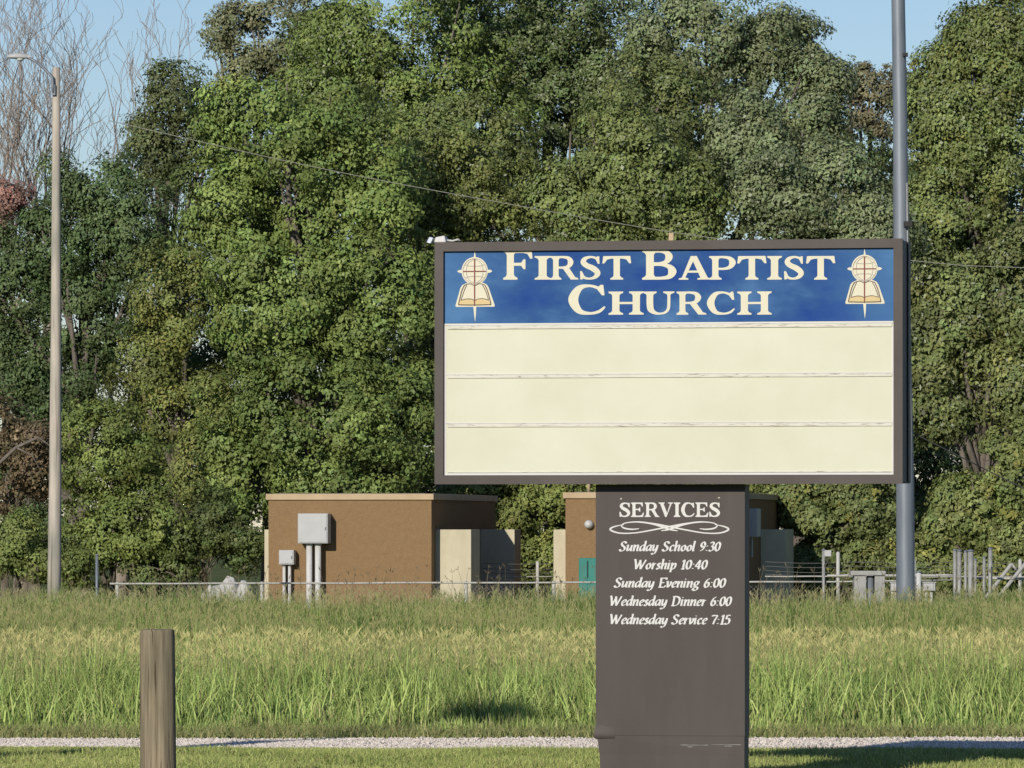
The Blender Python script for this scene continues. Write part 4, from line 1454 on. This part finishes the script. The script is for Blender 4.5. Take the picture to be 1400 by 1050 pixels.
def title(name, items, top_big, bot, top_small):
    ink = Ink(HYf)
    for (ch, a, b_, big) in items:
        xa, z0 = S(a, bot, .022)
        xb, _ = S(b_, bot, .022)
        zt = S((a + b_) / 2, top_big if big else top_small, .022)[1]
        zb_ = S((a + b_) / 2, bot, .022)[1]
        roman(ink, ch, xa, xb, zb_, zt)
    return ink.mb.build(name, M['cream_ink'], head)


title('title_lettering', [('F', 688, 728, 1), ('I', 731, 753, 0), ('R', 752.5, 791, 0), ('S', 793, 821, 0), ('T', 823.5, 863, 0),
                          ('B', 878, 925, 1), ('A', 928, 972, 0), ('P', 969.5, 1006, 0), ('T', 1008, 1048, 0), ('I', 1049, 1069, 0), ('S', 1072, 1099, 0), ('T', 1102, 1142, 0)], 341.6, 382.3, 350)
title('title_lettering', [('C', 777, 828, 1), ('H', 832, 880, 0), ('U', 879.5, 922, 0), ('R', 925, 966, 0), ('C', 966.5, 1005, 0), ('H', 1008, 1055, 0)], 389, 430.2, 398.5)


# ---------------- emblem: globe with cross over an open book
def emblem(cx_px, cy_px):
    """pixel coordinates of the zoomed photograph are kept relative to the globe's centre"""
    ink = Ink(HYf)
    K = .2429
    X0, Z0 = S(cx_px, cy_px, .022)
    sx = S(cx_px + 10, cy_px, .022)[0] - X0
    mpp = sx / 10

    def T(x, y): return (X0 + (x - 283) * K * mpp, Z0 - (y - 250) * K * mpp)

    def halo(pts):
        ink.k = 0; ink.poly([T(*p) for p in pts], 0)
    yb = ink.y
    # cream ground pieces, each a hair apart
    ink.t = .0006; ink.poly([T(*p) for p in [(276, 185), (282, 140), (285, 140), (291, 185)]], 0)
    ink.poly([T(*p) for p in [(215, 240), (195, 242), (184, 249), (195, 257), (215, 260)]], 0)
    ink.poly([T(*p) for p in [(352, 260), (372, 257), (383, 249), (372, 242), (352, 240)]], 0)
    ink.poly([T(*p) for p in [(275, 440), (292, 440), (290, 490), (285, 530), (280, 490)]], 0)
    ink.poly([T(283 + 74 * math.cos(t), 248 + 77 * math.sin(t)) for t in [i / 40 * 2 * math.pi for i in range(40)]], 0)
    ink.poly([T(*p) for p in [(230, 318), (260, 305), (306, 305), (336, 316), (352, 324), (362, 340), (396, 438), (394, 446), (178, 446), (175, 438), (203, 340), (214, 325)]], 0)
    # drawing on top
    ink.t = .0020
    ink.poly([T(*p) for p in [(198, 412), (240, 404), (268, 406), (283, 413), (300, 404), (330, 403), (370, 412), (372, 434), (194, 434)]], 4)
    ink.t = .0032

    def line(pts, w_, mi):
        L, Rr = ribbon([(*T(x, y), w_ * K * mpp) for x, y in pts], 6)
        ink.strip(L, Rr, mi)
    line([(283 + 66 * math.cos(t), 248 + 69 * math.sin(t)) for t in [i / 24 * 2 * math.pi for i in range(25)]], 3, 2)
    for q in (-1, 1):
        line([(283, 181), (283 + q * 36, 205), (283 + q * 47, 248), (283 + q * 36, 292), (283, 317)], 4, 2)
    for yy, hw in ((212, 54), (286, 54)):
        line([(283 - hw, yy), (283 - hw / 2, yy + (8 if yy < 248 else -8)), (283 + hw / 2, yy + (8 if yy < 248 else -8)), (283 + hw, yy)], 4, 2)
    line([(216, 250), (283, 250), (350, 250)], 6, 3)
    line([(283, 178), (283, 300), (283, 440)], 7, 3)
    line([(226, 326), (210, 360), (192, 434)], 5, 1)
    line([(340, 326), (356, 360), (376, 434)], 5, 1)
    line([(192, 434), (283, 436), (376, 434)], 5, 1)
    line([(238, 326), (222, 362), (206, 410)], 4, 1)
    line([(328, 326), (346, 362), (362, 410)], 4, 1)
    line([(206, 410), (240, 402), (268, 404), (283, 412), (298, 404), (330, 401), (362, 410)], 4, 1)
    line([(226, 326), (255, 318), (283, 328), (310, 318), (340, 326)], 4, 1)
    o = ink.mb.build('emblem', [M['cream_ink'], M['brown_ink'], M['grey_ink'], M['red_ink'], M['tan_ink']], head)
    return o


emblem(649, 371)
emblem(1182, 367.5)

# ---------------- pedestal
DP = .108
PYY = FY + DP
xl, _ = S(814.5, 800, DP)
xr, _ = S(1018.5, 800, DP)
zcap = S(915, 1006, DP)[1]
mb = MB()
mb.box(xl, xr, PYY, PYY + .16, zcap, ZB - .001)
ped = mb.build('pedestal', M['ped'], sign, .0015)
mb = MB()
xa, xb = xl + .006, xr - .003
vs = [(xa, PYY + .0004, zcap - .0002), (xb, PYY + .0004, zcap - .0002), (xb, PYY + .0006, zcap - .10), (xa + .014, PYY + .003, zcap - .10), (xa + .02, PYY + .003, 0), (xb, PYY + .002, 0),
      (xa, PYY + .155, zcap - .0008), (xb, PYY + .155, zcap - .0008), (xb, PYY + .155, 0), (xa + .03, PYY + .155, 0)]
mb.add(vs, [(0, 3, 2, 1), (3, 4, 5, 2), (1, 2, 5, 8, 7), (0, 6, 9, 4, 3), (6, 7, 8, 9)])
mb.build('skirt', M['ped'], sign)
# bent sheet lip at the lower left corner
mb = MB()
rows = []
for (dz, dx, dyy) in [(.05, .0, -.0015), (.02, -.004, -.005), (.0, -.010, -.012), (-.014, -.006, -.006), (-.02, .006, .001)]:
    rows.append([(xl - .001 + dx, PYY + dyy, zcap + dz), (xl + .04, PYY + dyy * .8 - .0012, zcap + dz + .002), (xl + .10, PYY - .0012, zcap + dz * .8)])
vs = [p for r_ in rows for p in r_]
mb.add(vs, [(i * 3 + j, (i + 1) * 3 + j, (i + 1) * 3 + j + 1, i * 3 + j + 1) for i in range(4) for j in range(2)], 0, True)
ob = mb.build('bent_lip', M['ped'], ped)
# scuffs where the cladding has worn to bare metal
ink = Ink(PYY + .0004, .0006)
rs = random.Random(8)
for (a, b_, yy) in [(930, 968, 1018.5), (972, 1013, 1018), (990, 1001, 1020), (940, 948, 1021)]:
    xa_, z_ = S(a, yy, DP); xb_, _ = S(b_, yy, DP)
    tops_ = [(xa_ + (xb_ - xa_) * i / 6, z_ + rs.uniform(.0002, .0020)) for i in range(7)]
    bots_ = [(xa_ + (xb_ - xa_) * i / 6, z_ - rs.uniform(.0003, .0018)) for i in range(7)]
    ink.poly(bots_ + tops_[::-1])
ink.mb.build('scuff', M['concrete'], ped)
# neck between pedestal and cabinet is in the cabinet's shade; hang screws
for (px, py) in [(849, 682), (983, 680.5)]:
    ink = Ink(PYY, .0012)
    a = S(px, py, DP)
    ink.poly([(a[0] - .005, a[1] - .003), (a[0] + .006, a[1] - .001), (a[0] + .003, a[1] + .003), (a[0] - .004, a[1] + .002)])
    ink.mb.build('worn_screw', M['track'], ped)

# ---------------- service times
ink = Ink(PYY)
xa, z0 = S(847, 706.8, DP); xb, _ = S(984.5, 706.8, DP); z1 = S(915, 687, DP)[1]
word = 'SERVICES'
wid = {'S': .66, 'E': .80, 'R': .90, 'V': .88, 'I': .40, 'C': .83}
gapw = .05
tot = sum(wid[c] for c in word) + gapw * (len(word) - 1) - .10
kx_ = (xb - xa) / tot
xx = xa
for c in word:
    roman(ink, c, xx, xx + wid[c] * kx_, z0, z1)
    xx += (wid[c] + gapw - (.10 if c == 'R' else 0)) * kx_
ink.mb.build('heading_lettering', M['white_ink'], ped)


def italic(text, pa, pb, pbase, cap=13.2):
    ink = Ink(PYY)
    xa, z0 = S(pa, pbase, DP)
    xb, _ = S(pb, pbase, DP)
    ch = S(pa, pbase - cap, DP)[1] - z0
    adv = sum(ITA[c][0] for c in text)
    slant = .20
    k = (xb - xa - slant * ch * .6) / adv
    x = 0.0
    for c in text:
        w_, st = ITA[c]
        for s_ in st:
            pts = [((x + p[0]), p[1]) for p in s_]
            L, Rr = nib(pts, .065, .12, 28, 5)
            f = lambda p: (xa + p[0] * k + slant * p[1] * ch, z0 + p[1] * ch)
            ink.strip([f(p) for p in L], [f(p) for p in Rr])
        x += w_
    ink.mb.build('schedule_lettering', M['white_ink'], ped)


italic('Sunday School 9:30', 846, 986, 753.6)
italic('Worship 10:40', 865, 968, 778.3)
italic('Sunday Evening 6:00', 839, 993, 803.2)
italic('Wednesday Dinner 6:00', 832, 1001, 828.2)
italic('Wednesday Service 7:15', 832, 999.5, 853.3)

# flourish
ink = Ink(PYY)


def fl(pts, mirror=False):
    q = []
    for (x, y, w_) in pts:
        if mirror: x = 1183 - x
        a = S(780 + x * .22857, 640 + y * .22857, DP)
        q.append((a[0], a[1], w_ * .22857 * .0038))
    L, Rr = ribbon(q, 8)
    ink.strip(L, Rr)


for mir in (False, True):
    fl([(410, 362, 4), (370, 366, 8), (325, 360, 9), (306, 345, 7), (330, 328, 6), (410, 322, 8), (500, 336, 10), (592, 366, 9), (640, 374, 5)], mir)
    fl([(320, 338, 3), (262, 350, 8), (238, 368, 10), (290, 388, 8), (380, 388, 7), (480, 372, 8), (592, 350, 9), (700, 330, 8), (800, 322, 5)], mir)
ink.mb.build('flourish', M['white_ink'], ped)

# things on top of the sign
x_, z_ = S(917.5, 329, .1)
mb = MB()
mb.box(x_ - .013, x_ + .013, FY + .10, FY + .125, ZT - .001, ZT + .043)
mb.build('top_stub', M['coping'], sign, .002)
x_, z_ = S(606, 329, .1)
lp = Vector((x_, FY + .06, ZT))
wp = Vector((ORG.x, ORG.y, 0)) + Vector((RT.x * lp.x + NB.x * lp.y, RT.y * lp.x + NB.y * lp.y, lp.z + .001))
root = empty('scrap', wp, -A, 'small broken white floodlight lying on the top left corner of the sign', 'light')
bm = bmesh.new()  # unidentified white scrap: a lump, a thin tail and a bluish piece, no lamp
rs = random.Random(3)
mb = MB()
mb.add([(-.035, -.03, 0), (.028, -.03, 0), (.028, .06, 0), (-.035, .06, 0), (-.03, -.025, .028), (.02, -.028, .036), (.018, .055, .034), (-.03, .05, .024)],
       [(0, 3, 2, 1), (4, 5, 6, 7), (0, 1, 5, 4), (1, 2, 6, 5), (2, 3, 7, 6), (3, 0, 4, 7)])
mb.build('lump', M['white_pipe'], root, .005)
mb = MB()
mb.tube([(.028, 0, .012), (.06, -.01, .008), (.085, 0, .016), (.10, .01, .007)], [.006, .005, .006, .003], 6)
mb.build('lead', M['white_pipe'], root)  # thin white tail of the scrap
mb = MB()
mb.add([(-.075, -.035, .0), (-.05, -.045, -.006), (-.04, -.03, .026), (-.062, -.02, .03), (-.075, .03, .0), (-.05, .03, -.005), (-.04, .03, .024), (-.062, .03, .028)],
       [(0, 1, 2, 3), (1, 5, 6, 2), (5, 4, 7, 6), (4, 0, 3, 7), (3, 2, 6, 7), (0, 4, 5, 1)])
mb.build('lens', M['plastic'], root, .004)  # bluish plastic piece of the scrap
